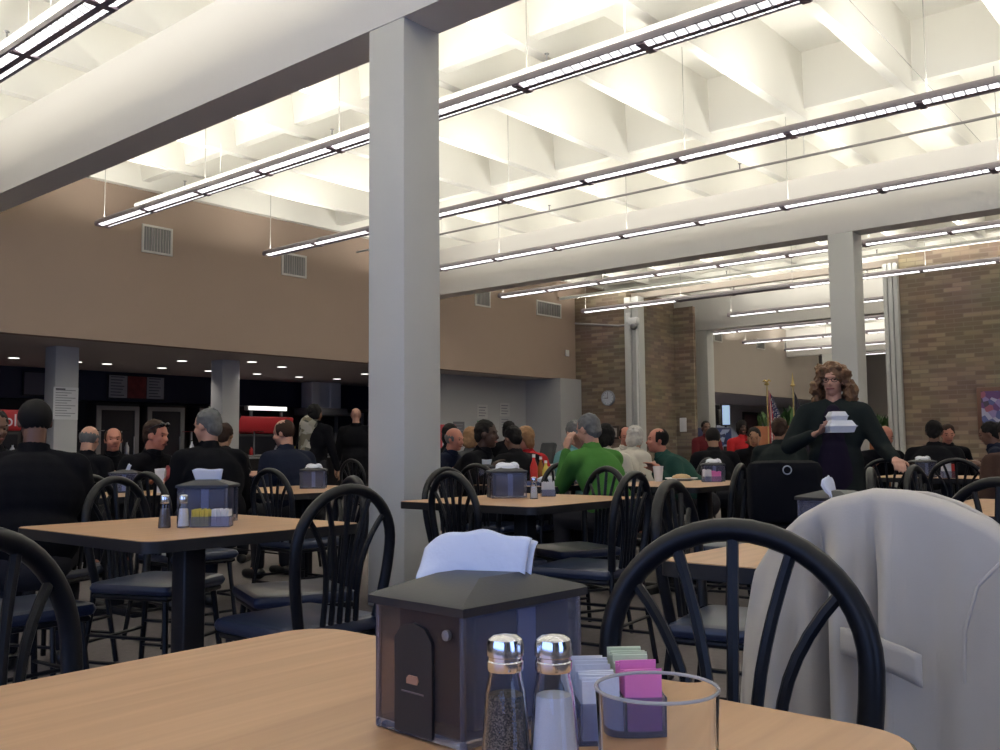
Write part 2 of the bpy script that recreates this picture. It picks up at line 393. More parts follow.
# painting on right brick
t = thing('framed_painting', 'large framed abstract painting in purple and blue on the right brick wall', 'painting', (-3.42, 17.4, 1.55))
MB().box(-.62, .62, -.05, 0, -.42, .42, bev=.01).build('frame', mat('frame_wood', (.13, .06, .04), .4), t)
MB().box(-.55, .55, -.056, -.05, -.35, .35).build('canvas', pattern_mat('painting_colours', [(.10, .04, .16), (.30, .09, .14), (.07, .09, .25), (.25, .20, .42), (.04, .03, .06), (.4, .4, .55)], 9, .5, 'VORONOI'), t)
# camera / speaker on the post, conduit
t = thing('security_camera', 'white security camera high on the pale post beside the dark brick', 'camera', (-10.75, 17.30, 3.66))
MB().box(-.12, .1, -.14, 0, 0, .16, bev=.02).build('housing', M_pipe, t)
MB().ell((.0, -.09, -.04), (.08, .08, .08)).build('lens_dome', M_dsteel, t)
tag(MB().tube([(WX+.02, 17.38, 3.86), (-11.25, 17.38, 3.70), (-11.05, 17.38, 3.70)], .02, 8).build('conduit', M_pipeg), 'thin grey conduit crossing the left brick wall', 'conduit')
tag(MB().box(-11.0, -10.88, 17.28, 17.30, 3.75, 3.95, bev=.004).build('junction_box', M_pipe), 'small white junction box on the pale post above the camera', 'junction box')
tag(MB().tube([(-10.73, 17.28, .1), (-10.73, 17.28, 3.6)], .022, 8).build('conduit', M_pipe), 'white vertical conduit running down the pale post', 'conduit')
tag(MB().box(-10.95, -10.78, 19.46, 19.5, 1.35, 1.68, bev=.01).build('notice_plate', M_paper), 'small white notice plate on the narrow lit brick pier', 'sign')
tag(MB().box(-10.68, -10.62, 20.8, 20.92, 1.55, 1.9, bev=.01).build('wall_phone', M_edge), 'black telephone on the far pale column', 'phone')
# posters on the recess wall
for i, (ya, z, c3, lab) in enumerate([(14.35, 1.42, (.14, .14, .16), 'dark photo sheet pinned low on the grey recess wall'), (15.1, 1.45, (.05, .22, .10), 'green poster on the grey recess wall'),
        (15.1, 1.80, (.5, .5, .5), 'white sheet above the green poster'), (15.85, 1.55, (.42, .42, .44), 'lower pale sheet right of the green poster'), (15.85, 1.86, (.5, .5, .5), 'upper pale sheet right of the green poster')]):
    t = thing('wall_poster', lab, 'poster', (-13.3, ya, z), 0, 'sheets on the grey recess wall')
    sh_ = MB().box(0, .006, -.17, .17, -.15, .15).build('sheet', mat('poster_sheet_%d' % i, c3, .6), t)
    lb = MB()
    for q in range(4): lb.box(.006, .008, -.12, .12-.04*(q % 2), .09-q*.06-.01, .09-q*.06+.01)
    lb.build('printed_lines', mat('poster_ink', (.22, .22, .25), .7), sh_)

# ================================================================== SERVING BAY
struct('trim_5', MB().box(-17.6, -17.3, Y0, 17, 1.98, 2.55), M_navy)
for (px, py) in [(14, 358), (77, 362), (107, 364), (182, 361), (162, 368), (209, 371), (252, 362), (257, 374), (282, 367), (299, 377), (337, 379), (365, 374)]:
    q = atz(px, py, 2.55)
    t = thing('recessed_downlight', 'round recessed downlight in the low ceiling over the serving bay', 'ceiling light', (q.x, q.y, 2.55), 0, 'recessed downlights over the serving bay')
    MB().lathe([(.085, 0), (.10, -.004), (.115, 0)], 20).build('trim_ring', M_steel, t)
    MB().lathe([(.084, -.002), (.001, -.002)], 20).build('lens', M_down, t)
    ld = bpy.data.lights.new('downlight_lamp', 'SPOT'); ld.energy = 42; ld.spot_size = R(130); ld.spot_blend = .6; ld.color = (1, .93, .86); ld.shadow_soft_size = .07
    lo = bpy.data.objects.new('downlight_lamp', ld); COL.objects.link(lo); lo.location = (q.x, q.y, 2.53)
def menu(y0, y1, z0, z1, label, red):
    t = thing('menu_board', label, 'menu board', (-17.3, (y0+y1)/2, (z0+z1)/2)); w = (y1-y0)/2; h = (z1-z0)/2
    MB().box(0, .05, -w, w, -h, h, bev=.006).build('frame', M_edge, t)
    Mp = mat('menu_panel', (.34, .34, .37), .5)
    if red:
        MB().box(.05, .056, -w+.02, -w*.35, -h+.02, h-.02).build('panel', Mp, t)
        MB().box(.05, .056, -w*.33, w*.33, -h+.02, h-.02).build('photo_panel', mat('menu_red', (.18, .03, .03), .5, noise=.6, nscale=9), t)
        MB().box(.05, .056, w*.35, w-.02, -h+.02, h-.02).build('panel', Mp, t)
        for a_, b_ in ((-w+.05, -w*.45), (w*.42, w*.85)):
            l = MB()
            for i in range(7): z = h*.8-i*h*.25; l.box(.056, .058, a_, b_-.03*(i % 3), z-.012, z+.008)
            l.build('printed_lines', M_ink, t)
    else:
        MB().box(.05, .056, -w+.02, w-.02, -h+.02, h-.02).build('panel', mat('menu_blue_grey', (.10, .10, .13), .5), t)
        MB().box(.05, .06, w-.02, w+.05, -h, h).build('side_panel', M_dred, t)
menu(8.72, 9.90, 2.03, 2.5, 'wide menu board with red centre panel above the serving line', True)
menu(7.15, 7.62, 2.03, 2.47, 'small grey menu board left of the first serving column', False)
# notice on column
t = thing('paper_notice', 'white paper notice with printed lines taped to the serving bay column', 'notice', (-13.531, 6.22, 1.72))
sh_ = MB().box(0, .006, -.19, .17, -.235, .235).build('sheet', mat('notice_paper', (.80, .80, .80), .8), t)
l = MB()
for i in range(11):
    z = .19-i*.037; l.box(.006, .007, -.16, .13-.06*((i*7) % 3), z-.006, z+.004)
l.build('printed_lines', mat('notice_ink', (.3, .3, .31), .8), sh_)
MB().box(.006, .007, -.16, -.02, .195, .215).build('heading', M_ink, sh_)
# kitchen equipment: tall steel hot cabinets with dark glass doors
for yy, w in ((8.85, .85), (9.85, .80), (11.0, .8), (14.6, .9), (15.6, .8)):
    t = thing('hot_cabinet', {8.85: 'tall steel cabinet with dark glass door under the menu board', 9.85: 'steel cabinet with dark door right of the menu board', 11.0: 'steel cabinet behind the second serving column', 14.6: 'steel cabinet near the tall white column', 15.6: 'steel cabinet at the end of the serving bay'}[yy], 'cabinet', (-17.1, yy, 0))
    MB().box(-.4, .0, -w/2, w/2, 0, 1.93, bev=.01).build('body', M_dark, t)
    f = MB().box(0, .03, -w/2, -w/2+.09, .1, 1.88).box(0, .03, w/2-.09, w/2, .1, 1.88).box(0, .03, -w/2+.09, w/2-.09, 1.80, 1.88).box(0, .03, -w/2+.09, w/2-.09, .1, .25)
    df_ = f.build('door_frame', M_dsteel, t)
    MB().box(0, .012, -w/2+.09, w/2-.09, .25, 1.8).build('door_glass', mat('dark_glass', (.02, .02, .025), .1), df_)
    MB().tube([(.05, w/2-.11, .9), (.05, w/2-.11, 1.3)], .01).build('handle', M_steel, df_)
t = thing('exhaust_duct', 'shiny steel exhaust duct rising behind the standing diners', 'duct', (-17.0, 13.6, 0))
MB().box(-.1, .3, -.42, -.20, 1.95, 2.54, bev=.02).box(-.1, .25, -.20, .12, 1.95, 2.54).box(-.1, .3, .12, .42, 1.95, 2.54, bev=.02).build('duct', mat('duct_steel', (.62, .62, .66), .4, metal=.2), t); MB().box(-.2, .4, -.55, .55, 1.78, 1.95, bev=.03).build('hood', M_dsteel, t)
# counter
t = thing('serving_counter', 'long dark serving counter with steel top and tray rail', 'counter', (-15.9, 9.5, 0))
MB().box(-.35, .35, -6, 6, 0, .88).build('body', M_dark, t); MB().box(-.4, .4, -6, 6, .88, .92, bev=.008).build('countertop', M_dsteel, t)
rl = MB()
for a in (.5, .58, .66): rl.tube([(a, -6, .86), (a, 6, .86)], .012)
rl.build('tray_rail', M_steel, t)
for yy in (5.2, 7.6, 10.4, 13.2):
    t2 = thing('sneeze_guard', {5.2: 'glass sneeze guard at the left end of the serving counter', 7.6: 'glass sneeze guard behind the big seated man', 10.4: 'glass sneeze guard by the second serving column', 13.2: 'glass sneeze guard near the standing diners'}[yy], 'sneeze guard', (-15.9, yy, .92), 0, 'sneeze guards on the serving counter')
    MB().tube([(0, -.7, 0), (0, -.7, .45)], .015).tube([(0, .7, 0), (0, .7, .45)], .015).build('post', M_steel, t2)
    MB().box(-.25, .25, -.75, .75, .45, .465).build('shelf', M_glass, t2)
# red drink machines
def cooler(y0, y1, ztop, label, script):
    t = thing('drink_cooler', label, 'drink cooler', (-16.55, (y0+y1)/2, 0)); w = (y1-y0)/2
    MB().box(-.5, 0, -w, w, .0, ztop-.36, bev=.02).build('cabinet', M_dark, t)
    sp_ = MB().box(-.5, .02, -w, w, ztop-.36, ztop, bev=.03).build('sign_panel', mat('cooler_red', (.42, .025, .03), .4), t)
    if script: text('Coca-Cola', .30, mat('cooler_script', (.65, .6, .62), .5), sp_, (.022, 0.05, ztop-.19), (pi/2, 0, pi/2), name='lettering')
    MB().box(0, .012, -w+.06, w-.06, .3, ztop-.42).build('glass_door', mat('dark_glass', (.02, .02, .025), .1), t)
    return t
cooler(5.55, 6.85, 1.74, 'red topped drink cooler with white script at the left edge', True)
cooler(11.05, 12.55, 1.72, 'red topped drink cooler under the bright strip lamp', False)
t = thing('strip_lamp', 'bright white strip lamp above the red drink cooler', 'lamp', (-16.5, 11.85, 1.84))
MB().box(-.1, .0, -.52, .52, .0, .10, bev=.01).build('housing', M_dsteel, t); MB().box(-.08, -.02, -.4, -.36, -.12, 0).build('bracket', M_dsteel, t); MB().box(-.08, -.02, .36, .4, -.12, 0).build('bracket', M_dsteel, t)
MB().box(0, .02, -.48, .48, .01, .09, bev=.008).build('tube', M_hood, t)
t = thing('lit_menu_panel', 'pale lit panel behind the second serving column', 'panel', (-17.0, 11.3, 1.72))
MB().box(0, .03, -.55, .05, -.2, .2).build('panel', emit('pale_panel', (.75, .8, .7), .35), t)
MB().box(-.02, 0, -.58, .08, -.23, .23).build('frame', M_edge, t)
# black condiment tree on the counter by the column
t = thing('bottle_rack', 'black branching rack on the counter beside the second column', 'rack', (-15.7, 10.45, .92))
MB().tube([(0, 0, 0), (0, 0, .75)], .03).build('pole', M_edge, t)
for s in (-1, 1):
    MB().tube([(0, 0, .6), (0, .12*s, .68), (0, .2*s, .8)], [.03, .035, .02]).build('arm', M_edge, t)
# counter clutter (bottles and jars along counter)
bk = None
for i in range(16):
    yy = 4.6+i*.62+random.uniform(-.1, .1); h = random.uniform(.16, .3)
    mm = [M_red, M_steel, M_yel, M_paper, M_dsteel][i % 5]
    t = thing('condiment_bottle', 'small bottle standing on the serving counter', 'bottle', (-15.7, yy, .92), 0, 'bottles on the serving counter')
    MB().lathe([(.035, 0), (.04, .01), (.04, h*.6), (.015, h*.8), (.015, h*.92), (.001, h*.93)], 12).build('bottle', mm, t)
    MB().lathe([(.018, h*.92), (.018, h), (.001, h)], 10).build('cap', M_edge, t)

# ================================================================== LIGHT FIXTURES
fy = [(-2.7, -11.85), (.05, -11.85), (2.87, -11.85), (5.86, -11.85), (8.49, -11.85), (11.12, -11.85), (14.05, -11.85), (16.9, -11.85), (19.75, -9.75), (22.6, -12.1), (25.4, -12.1), (28.35, -12.1), (31.45, -12.1)]
SEG = 1.193; FZ = 4.0
ordn = ['behind the camera', 'above the near table', 'crossing the top left corner', 'just behind the nearest beam', 'second behind the nearest beam, midway to the next beam', 'in front of the second beam', 'first behind the second beam', 'with a gap of unlit lamps, in front of the brick line', 'shortened by the brick pier, first beyond the opening', 'second beyond the opening', 'third beyond the opening', 'fourth beyond the opening', 'farthest of all']
seg_len = None
def seg_lens():
    b = MB()
    for s in (-1, 1):
        y0, y1 = s*.026, s*.100
        vs = [(.03, y0, -.012), (SEG-.03, y0, -.012), (SEG-.03, y1, .010), (.03, y1, .010), (.03, y0, 0), (SEG-.03, y0, 0), (SEG-.03, y1, .014), (.03, y1, .014)]
        b.add(vs, [(0, 1, 2, 3), (7, 6, 5, 4), (0, 4, 5, 1), (1, 5, 6, 2), (2, 6, 7, 3), (3, 7, 4, 0)])
    return b.mesh('lens', M_lens)
def seg_off():
    b = MB()
    for s in (-1, 1): b.box(.035, SEG-.035, s*.066-.03, s*.066+.03, -.004, .0)
    return b.mesh('unlit_lens', M_fix)
ML, MO = seg_lens(), seg_off()
MJ = MB().box(-.033, .033, -.098, .098, -.014, .004).mesh('joint_cover', M_fixd)
def add_mesh(name, me, par, loc=(0, 0, 0), rot=None):
    o = bpy.data.objects.new(name, me); COL.objects.link(o); o.parent = par; o.location = loc
    if rot: o.rotation_euler = rot
    return o
wire_me = {}
for fi, (y, x0) in enumerate(fy):
    n = int((XR-.4-x0)/SEG)
    t = thing('linear_pendant_light', 'long suspended linear light, '+ordn[fi], 'pendant light', (x0, y, FZ), 0, 'rows of linear pendant lights')
    L = n*SEG
    pr = [(-.11, .0), (-.11, .03)] + [(.11*cos(a), .03+.06*sin(a)) for a in [pi*(1-i/8) for i in range(1, 8)]] + [(.11, .03), (.11, 0), (.10, 0), (.10, .005), (-.10, .005), (-.10, 0)]
    h = MB(); nn = len(pr); h.add([(0, a, z) for a, z in pr]+[(L, a, z) for a, z in pr], [tuple(range(nn)), tuple(range(2*nn-1, nn-1, -1))]+[(j, nn+j, nn+(j+1) % nn, (j+1) % nn) for j in range(nn)])
    h.build('housing', M_fix, t)
    MB().box(0, L, -.024, .024, -.016, .006).build('spine', M_fixd, t)
    for i in range(n+1): add_mesh('joint_cover', MJ, t, (min(max(i*SEG, .033), L-.033), 0, 0))
    for i in range(n):
        off = (fi == 7 and i in (2, 3)) 
        add_mesh('unlit_lens' if off else 'lens', MO if off else ML, t, (i*SEG, 0, 0))
    for i in range(0, n+1, 2):
        h1 = 1.35
        add_mesh('suspension_wire', wire_me.setdefault('w', MB().tube([(0, 0, 0), (0, 0, 1.42)], .0045, 5).mesh('suspension_wire', M_wire)), t, (i*SEG+.05, 0, .08))
    # the uplight lamps inside the top of the housing
    ld = bpy.data.lights.new('uplight', 'AREA'); ld.shape = 'RECTANGLE'; ld.size = L; ld.size_y = .16; ld.energy = 27*L; ld.color = (1, .965, .86)
    lo = bpy.data.objects.new('uplight', ld); COL.objects.link(lo); lo.location = (x0+L/2, y, FZ+.11); lo.rotation_euler = (pi, 0, 0)

# ------------------------------------------------------------------ sprinkler pipes
for (y, z, r, x0, mm, lab) in [(3.02, 4.35, .035, -11.9, M_pipe, 'thick white sprinkler pipe in the top left corner'), (6.28, 4.34, .04, -11.75, M_pipe, 'thick white sprinkler pipe alongside the first light behind the near beam'), (10.32, 4.35, .016, -11.9, M_pipeg, 'thin grey sprinkler pipe between the second and third lights'),
                        (16.75, 4.36, .035, -12.4, M_pipe, 'white sprinkler pipe before the brick line'), (18.9, 4.42, .02, -10.4, M_pipeg, 'grey sprinkler pipe beyond the brick opening')]:
    t = thing('sprinkler_pipe', lab, 'pipe', (x0, y, z))
    MB().tube([(0, 0, 0), (XR-x0, 0, 0)], r, 10).build('pipe', mm, t)
    i = 0; x = 1.2
    while x < XR-x0-.3:
        MB().tube([(x, 0, r), (x, 0, r+.06)], .008, 6).lathe([(.001, 0), (.022, .002), (.022, .006), (.001, .008)], 8, c=(x, 0, r+.06)).build('sprinkler_head', M_dsteel, t)
        MB().tube([(x+.8, 0, r), (x+.8, 0, DK-z if r < 0 else .42)], .006, 6).build('hanger_rod', M_pipe, t)
        x += 2.9
# long diagonal drop wire seen across the ceiling
tag(MB().tube([(-2.55, 5.5, 4.72), (-2.7, 12.4, 4.73)], .004, 5).build('ceiling_cable', M_wire), 'thin cable running along the ceiling ribs', 'cable')

# ================================================================== FURNITURE
def rrect(x0, x1, y0, y1, r, n=5):
    out = []
    for cx, cy, a0 in ((x1-r, y1-r, 0), (x0+r, y1-r, 90), (x0+r, y0+r, 180), (x1-r, y0+r, 270)):
        for k in range(n+1): a = R(a0+90*k/n); out.append((cx+r*cos(a), cy+r*sin(a)))
    return out
def slab(mb, poly, z0, z1, ins=0):
    n = len(poly); vs = [(x, y, z0) for x, y in poly]+[(x, y, z1) for x, y in poly]
    return mb.add(vs, [tuple(range(n-1, -1, -1)), tuple(range(n, 2*n))]+[(i, (i+1) % n, n+(i+1) % n, n+i) for i in range(n)])
def table(x0, x1, y0, y1, label, rr=.05):
    cx, cy = (x0+x1)/2, (y0+y1)/2; w, d = (x1-x0)/2, (y1-y0)/2
    t = thing('dining_table', label, 'table', (cx, cy, 0), 0, 'wood topped dining tables')
    slab(MB(), rrect(-w, w, -d, d, rr), .712, .748).build('edge_band', M_edge, t)
    slab(MB(), rrect(-w+.004, w-.004, -d+.004, d-.004, rr-.004), .7479, .75).build('tabletop', M_wood, t)
    sp = [0] if d < .55 else [-d*.5, d*.5]
    for s in sp:
        MB().box(-.045, .045, s-.045, s+.045, .05, .70, bev=.008).box(-.22, .22, s-.2, s+.2, .695, .712).build('pedestal', M_edge, t)
        MB().box(-.30, .30, s-.04, s+.04, .0, .05, bev=.012).box(-.04, .04, s-.28, s+.28, .0, .05, bev=.012).build('base', M_edge, t)
    return t
NT = table(-1.20, -.272, -.12, .962, 'nearest wood table with napkin dispenser, shakers and empty glass', .07)
table(-3.64, -2.68, 1.49, 2.36, 'left wood table with its own napkin dispenser and shakers')
table(-3.62, -2.70, 3.42, 4.44, 'middle wood table with napkin dispenser beside the tall column')
table(-3.90, -3.02, 5.58, 6.82, 'wood table behind the middle one, with pink sweetener packets')
table(-1.21, -.30, 2.01, 2.92, 'wood table behind the near black chair and the cream coat')
table(-1.23, -.30, 3.95, 5.15, 'wood table at the right edge past the coat')
table(-4.80, -3.94, 5.20, 6.10, 'wood table where the man in the green sweater sits')
table(-5.82, -4.76, 3.60, 4.62, 'wood table behind the left table, next to the column')
table(-6.15, -5.42, 2.50, 3.50, 'wood table of the smiling man with sunglasses on his head')
table(-5.95, -4.85, 7.78, 8.36, 'table of the diners in white shirts')
table(-5.2, -4.2, 9.3, 9.95, 'far table of the man resting chin on hand')
table(-2.75, -1.65, 7.98, 8.75, 'far right table of the officers')
table(-6.9, -6.1, 7.42, 8.2, 'table of the woman in the red sweater')

# ---- chair prototype
def arch(n=22, r=.195, zc=.712, zb=.47, wb=.16):
    pts = []
    def yy(z): return -.195-.055*(z-.46)/.48
    for i in range(7):
        t = i/6; z = zb+(zc-zb)*t; x = -(wb+(r-wb)*sin(t*pi/2)); pts.append((x, yy(z), z))
    for i in range(1, n):
        a = pi*(1-i/n); z = zc+(.90-zc)*sin(a); pts.append((r*cos(a), yy(z), z))
    return pts+[(-x, y, z) for x, y, z in pts[6::-1]]
def make_chair():
    t = thing('dining_chair', 'x', 'chair', (0, 0, 0), 0, 'black metal fan-back chairs')
    MB().tube(arch(), .0182, 10).build('back_frame', M_black, t)
    def yy(z): return -.195-.055*(z-.46)/.48
    for k in range(5):
        xo = (-2+k)*.034; a = R(146-28*k); top = V((.19*cos(a), 0, .712+.184*sin(a)))
        pts = [(xo, -.197, .47), (xo*.95, yy(.56), .56), (xo, yy(.62), .62)]
        p0 = V((xo, 0, .62)); p1 = V((xo*1.1, 0, .72)); 
        for i in range(1, 7):
            u = i/6; q = p0*(1-u)**2+p1*2*u*(1-u)+top*u*u; pts.append((q.x, yy(q.z), q.z))
        MB().tube(pts, .0095, 7).build('spindle', M_black, t)
    s = MB(); s.box(-.205, .205, -.20, .21, .425, .475, bev=.022); s.build('seat_cushion', M_vinyl, t)
    MB().box(-.19, .19, -.19, .195, .405, .428, bev=.01).build('seat_frame', M_black, t)
    for sx in (-1, 1):
        MB().tube([(sx*.165, .165, .41), (sx*.20, .20, .0)], .0125, 8).build('leg', M_black, t)
        MB().tube([(sx*.165, -.195, .48), (sx*.17, -.20, .38), (sx*.20, -.25, .0)], .0125, 8).build('leg', M_black, t)
        MB().tube([(sx*.178, .178, .25), (sx*.178, -.222, .25)], .008, 6).build('stretcher', M_black, t); MB().tube([(sx*.185, .187, .14), (sx*.185, -.232, .14)], .008, 6).build('stretcher', M_black, t)
    MB().tube([(-.178, -.222, .22), (.178, -.222, .22)], .008, 6).build('stretcher', M_black, t); MB().tube([(-.178, .178, .22), (.178, .178, .22)], .008, 6).build('stretcher', M_black, t)
    return t
chair0 = make_chair(); first = [True]
DIRS = {'+Y': 0, '-Y': pi, '+X': -pi/2, '-X': pi/2}
def chair(bx, by, d, label, jit=0):
    rz = (DIRS[d] if isinstance(d, str) else d)+jit
    f = V((-sin(rz), cos(rz), 0)); loc = (bx+f.x*.25, by+f.y*.25, 0)
    if first[0]:
        chair0.location = loc; chair0.rotation_euler = (0, 0, rz); chair0['label'] = label; first[0] = False; return chair0
    return dup(chair0, loc, rz, label)
chair(-.665, 1.34, R(194), 'big near black chair directly behind the wood table and glass')
J = chair(-.585, 1.72, R(4), 'black chair hidden beneath the draped cream coat')
chair(-1.55, .57, R(-65), 'black chair at the lower left edge of the nearest table')
chair(-2.31, 1.98, R(90), 'black chair standing right of the left table, before the column')
chair(-3.01, 2.6, R(158), 'black chair at the far side of the left table')
chair(-4.04, 2.08, R(-68), 'black chair pushed to the left side of the left table')
chair(-4.38, 2.14, R(112), 'black chair occupied by the big man in black at left')
chair(-3.55, 1.22, R(5), 'black chair at the near side of the left table')
chair(-3.14, 3.32, R(-12), 'black chair at the near side of the middle table, beside the column')
chair(-3.80, 3.98, '+X', 'black chair at the left side of the middle table')
chair(-2.33, 3.72, R(98), 'black chair at the right side of the middle table')
chair(-3.02, 4.52, R(160), 'black chair behind the middle table, in front of the green sweater')
chair(-1.62, 2.80, R(-80), 'blue-tinted black chair left of the table behind the near chair')
chair(-.74, 3.42, R(158), 'black chair at the right edge, beyond the coat')
chair(-1.58, 4.66, R(-76), 'black chair standing in front of the woman with boxes')
chair(-2.64, 5.46, R(104), 'black chair right of the pink packets')
chair(-2.72, 6.35, '-X', 'black chair further back, right of the pink packets')
O = chair(-2.14, 4.98, R(95), 'black chair draped with a black jacket beside the handbag')
for (px, py, d, lab, zz) in [(236, 461, '-X', 'black chair of the grey haired man seen from behind', .93), (269, 464, '+Y', 'black chair at the near side of the table behind the left table', .94), (303, 461, '-X', 'black chair of the balding man in navy', .925),
        (351, 458, '+Y', 'black chair just left of the tall column', .925), (146, 467, '+Y', 'black chair in front of the smiling man', .94)]:
    q = atz(px, py, zz); 
    chair(q.x, q.y, d, lab)
chair(-4.45, 4.98, '+Y', 'black chair in front of the green sweater man\'s table')
chair(-4.05, 5.45, '-X', 'black chair in which the man in the green sweater sits')
chair(-4.05, 6.0, '-X', 'black chair beyond the green sweater man')
chair(-6.1, 9.0, '-Y', 'black chair empty by the grey recess wall')
chair(-4.2, 8.0, '-X', 'black chair of the man leaning over his food')
chair(-4.45, 8.6, R(60), 'black chair against the lit brick pier', 0)
chair(-4.0, 8.65, '+X', 'black chair beside the man in dark jacket')
chair(-3.95, 9.7, '-X', 'black chair at the far table under the flags')
chair(-3.5, 8.4, '+Y', 'black chair of the man with his back turned by the flags')
chair(-2.45, 7.6, '+Y', 'black chair at the near side of the far right table')
chair(-1.95, 7.65, '+Y', 'black chair nearest the white cups at far right')
chair(-1.35, 8.3, '-X', 'black chair at the right end of the far right table')
chair(-1.55, 5.25, '+X', 'black chair behind the one in front of the woman')
chair(-.75, 5.45, '-Y', 'black chair at the far side of the right edge table')

# ---- napkin dispenser
def dispenser(loc, rz, label, detail=False, napkin='curl', s=1.0):
    t = thing('napkin_dispenser', label, 'napkin dispenser', loc, rz, 'napkin dispensers on the tables'); t.scale = (s, s, s)
    W, D, H = .064, .088, .123
    fr = MB()
    for sx in (-1, 1):
        for sy in (-1, 1): fr.box(sx*W-.006 if sx > 0 else -W, W if sx > 0 else -W+.006, sy*D-.006 if sy > 0 else -D, D if sy > 0 else -D+.006, .0, H, bev=.002)
    fr.box(-W, W, -D, D, 0, .010, bev=.004)
    fr.build('base_frame', M_clearp, t)
    MB().box(-W+.001, W-.001, -D+.001, -D+.004, .01, H).build('front_window', M_smoke, t)
    MB().box(W-.004, W-.001, -D+.005, D-.005, .01, H).build('side_window', M_clearp, t)
    MB().box(-W+.001, -W+.004, -D+.005, D-.005, .01, H).build('side_window', M_clearp, t)
    ar = [(-.030, .004), (.024, .004), (.024, .094), (.014, .106), (-.003, .110), (-.020, .106), (-.030, .094)]
    bp_ = MB().prism(ar, -D-.003, -D+.0005).build('black_panel', M_lid, t)
    MB().prism([(-.011, .052), (.004, .052), (.006, .056), (.004, .060), (-.008, .060), (-.011, .057)], -D-.0042, -D-.003).build('logo', mat('logo_brown', (.30, .17, .12), .5), bp_)
    MB().box(-.019, .013, -D-.0036, -D-.003, .043, .0445).build('logo', mat('logo_grey', (.12, .11, .12), .5), bp_)
    MB().lathe([(.005, 0), (.005, .004), (.001, .005)], 10, M=Matrix.Translation((.044, -D, .104)) @ Matrix.Rotation(pi/2, 4, 'X')).build('screw', M_dsteel, t)
    MB().box(-W+.012, W-.008, -D+.022, D-.012, .012, H-.004, bev=.003).build('insert', M_dblue, t)
    MB().box(W-.011, W-.006, -.006, .02, .012, H-.005).build('bracket', mat('bracket_blue', (.35, .42, .62), .4), t)
    a, b = W+.005, D+.005; z1 = H; z2 = H+.011; z3 = H+.027
    L = MB(); vs = [(-a, -b, z1), (a, -b, z1), (a, b, z1), (-a, b, z1), (-a, -b, z2-.003), (a, -b, z2-.003), (a, b, z2-.003), (-a, b, z2-.003), (-a+.004, -b+.004, z2), (a-.004, -b+.004, z2), (a-.004, b-.004, z2), (-a+.004, b-.004, z2),
        (-a*.45, -b*.35, z3), (a*.45, -b*.35, z3), (a*.45, b*.35, z3), (-a*.45, b*.35, z3)]
    fs = [(3, 2, 1, 0), (12, 13, 14, 15)]
    for j in range(3):
        for i in range(4): fs.append((j*4+i, j*4+(i+1) % 4, (j+1)*4+(i+1) % 4, (j+1)*4+i))
    L.add(vs, fs); L.build('lid', M_lid, t, angle=25)
    if napkin == 'curl':
        def fn(u, v):      # folded sheet rising out of the slot, its left end curling down over the lid
            c = max(0, .30-u)/.30
            x = -.066+.102*u-.010*v*c; y = -.020+.050*u+.012*v*v-.012*c*(1-v)
            z = z3-.006-.020*c**1.5*(1-v)-.014*c*c*v + v*(.039+.006*sin(pi*u)) + .0018*sin(u*15+v*6)+.002*sin(v*7+u*3)
            return (x, y, z)
        o = MB().grid(fn, 22, 10).build('napkin', M_paper2, t, solid=.0022)
        def fn2(u, v): q = V(fn(u, v)); return (q.x+.002, q.y+.006+.003*sin(u*9), q.z-.004*v)
        MB().grid(fn2, 22, 8).build('napkin', M_paper2, t, solid=.0015)
    elif napkin == 'fan':
        def fn(u, v):
            a = (u-.5)*1.1; return (.006*sin(u*6)+.012*v, .074*sin(a*1.5)*(.8+.2*v), z3-.006+v*(.034+.010*cos(a*2))+.003*sin(u*8)*v)
        MB().grid(fn, 14, 6).build('napkin', M_paper, t, solid=.002)
    else:
        n_ = MB(); n_.ell((.004, .004, z3-.004), (.040, .062, .026), 12, 6); n_.ell((-.01, -.02, z3+.006), (.03, .035, .02), 9, 5); n_.ell((.01, .035, z3+.003), (.026, .028, .024), 9, 5)
        n_.build('napkin', M_paper, t, angle=30)
    return t
NZ = .7502
ND = dispenser((-.653, .736, NZ), R(-3), 'nearest black lidded napkin dispenser with a bluish napkin sticking out', True)
dispenser((-3.22, 2.04, NZ), R(-50), 'napkin dispenser on the left table behind the yellow packets', napkin='fan', s=1.1)
dispenser((-3.33, 3.98, NZ), R(-38), 'napkin dispenser on the middle table', napkin='arch', s=1.12)
dispenser((-3.44, 6.62, NZ), R(-60), 'napkin dispenser behind the pink packets', napkin='arch')
dispenser((-4.70, 5.36, NZ), R(-45), 'napkin dispenser with tall white napkin, behind the middle table', napkin='fan')
dispenser((-5.30, 4.20, NZ), R(-45), 'napkin dispenser on the table left of the tall column', napkin='arch')
dispenser((-5.98, 3.16, NZ), R(-45), 'napkin dispenser in front of the smiling man', napkin='curl')
q = atz(823, 492, .9); dispenser((-.98, 2.62, NZ), R(75), 'napkin dispenser behind the cream coat, only its napkin showing', napkin='curl')
dispenser((-2.33, 8.15, NZ), R(-50), 'napkin dispenser under the hand of the woman with boxes', napkin='arch')

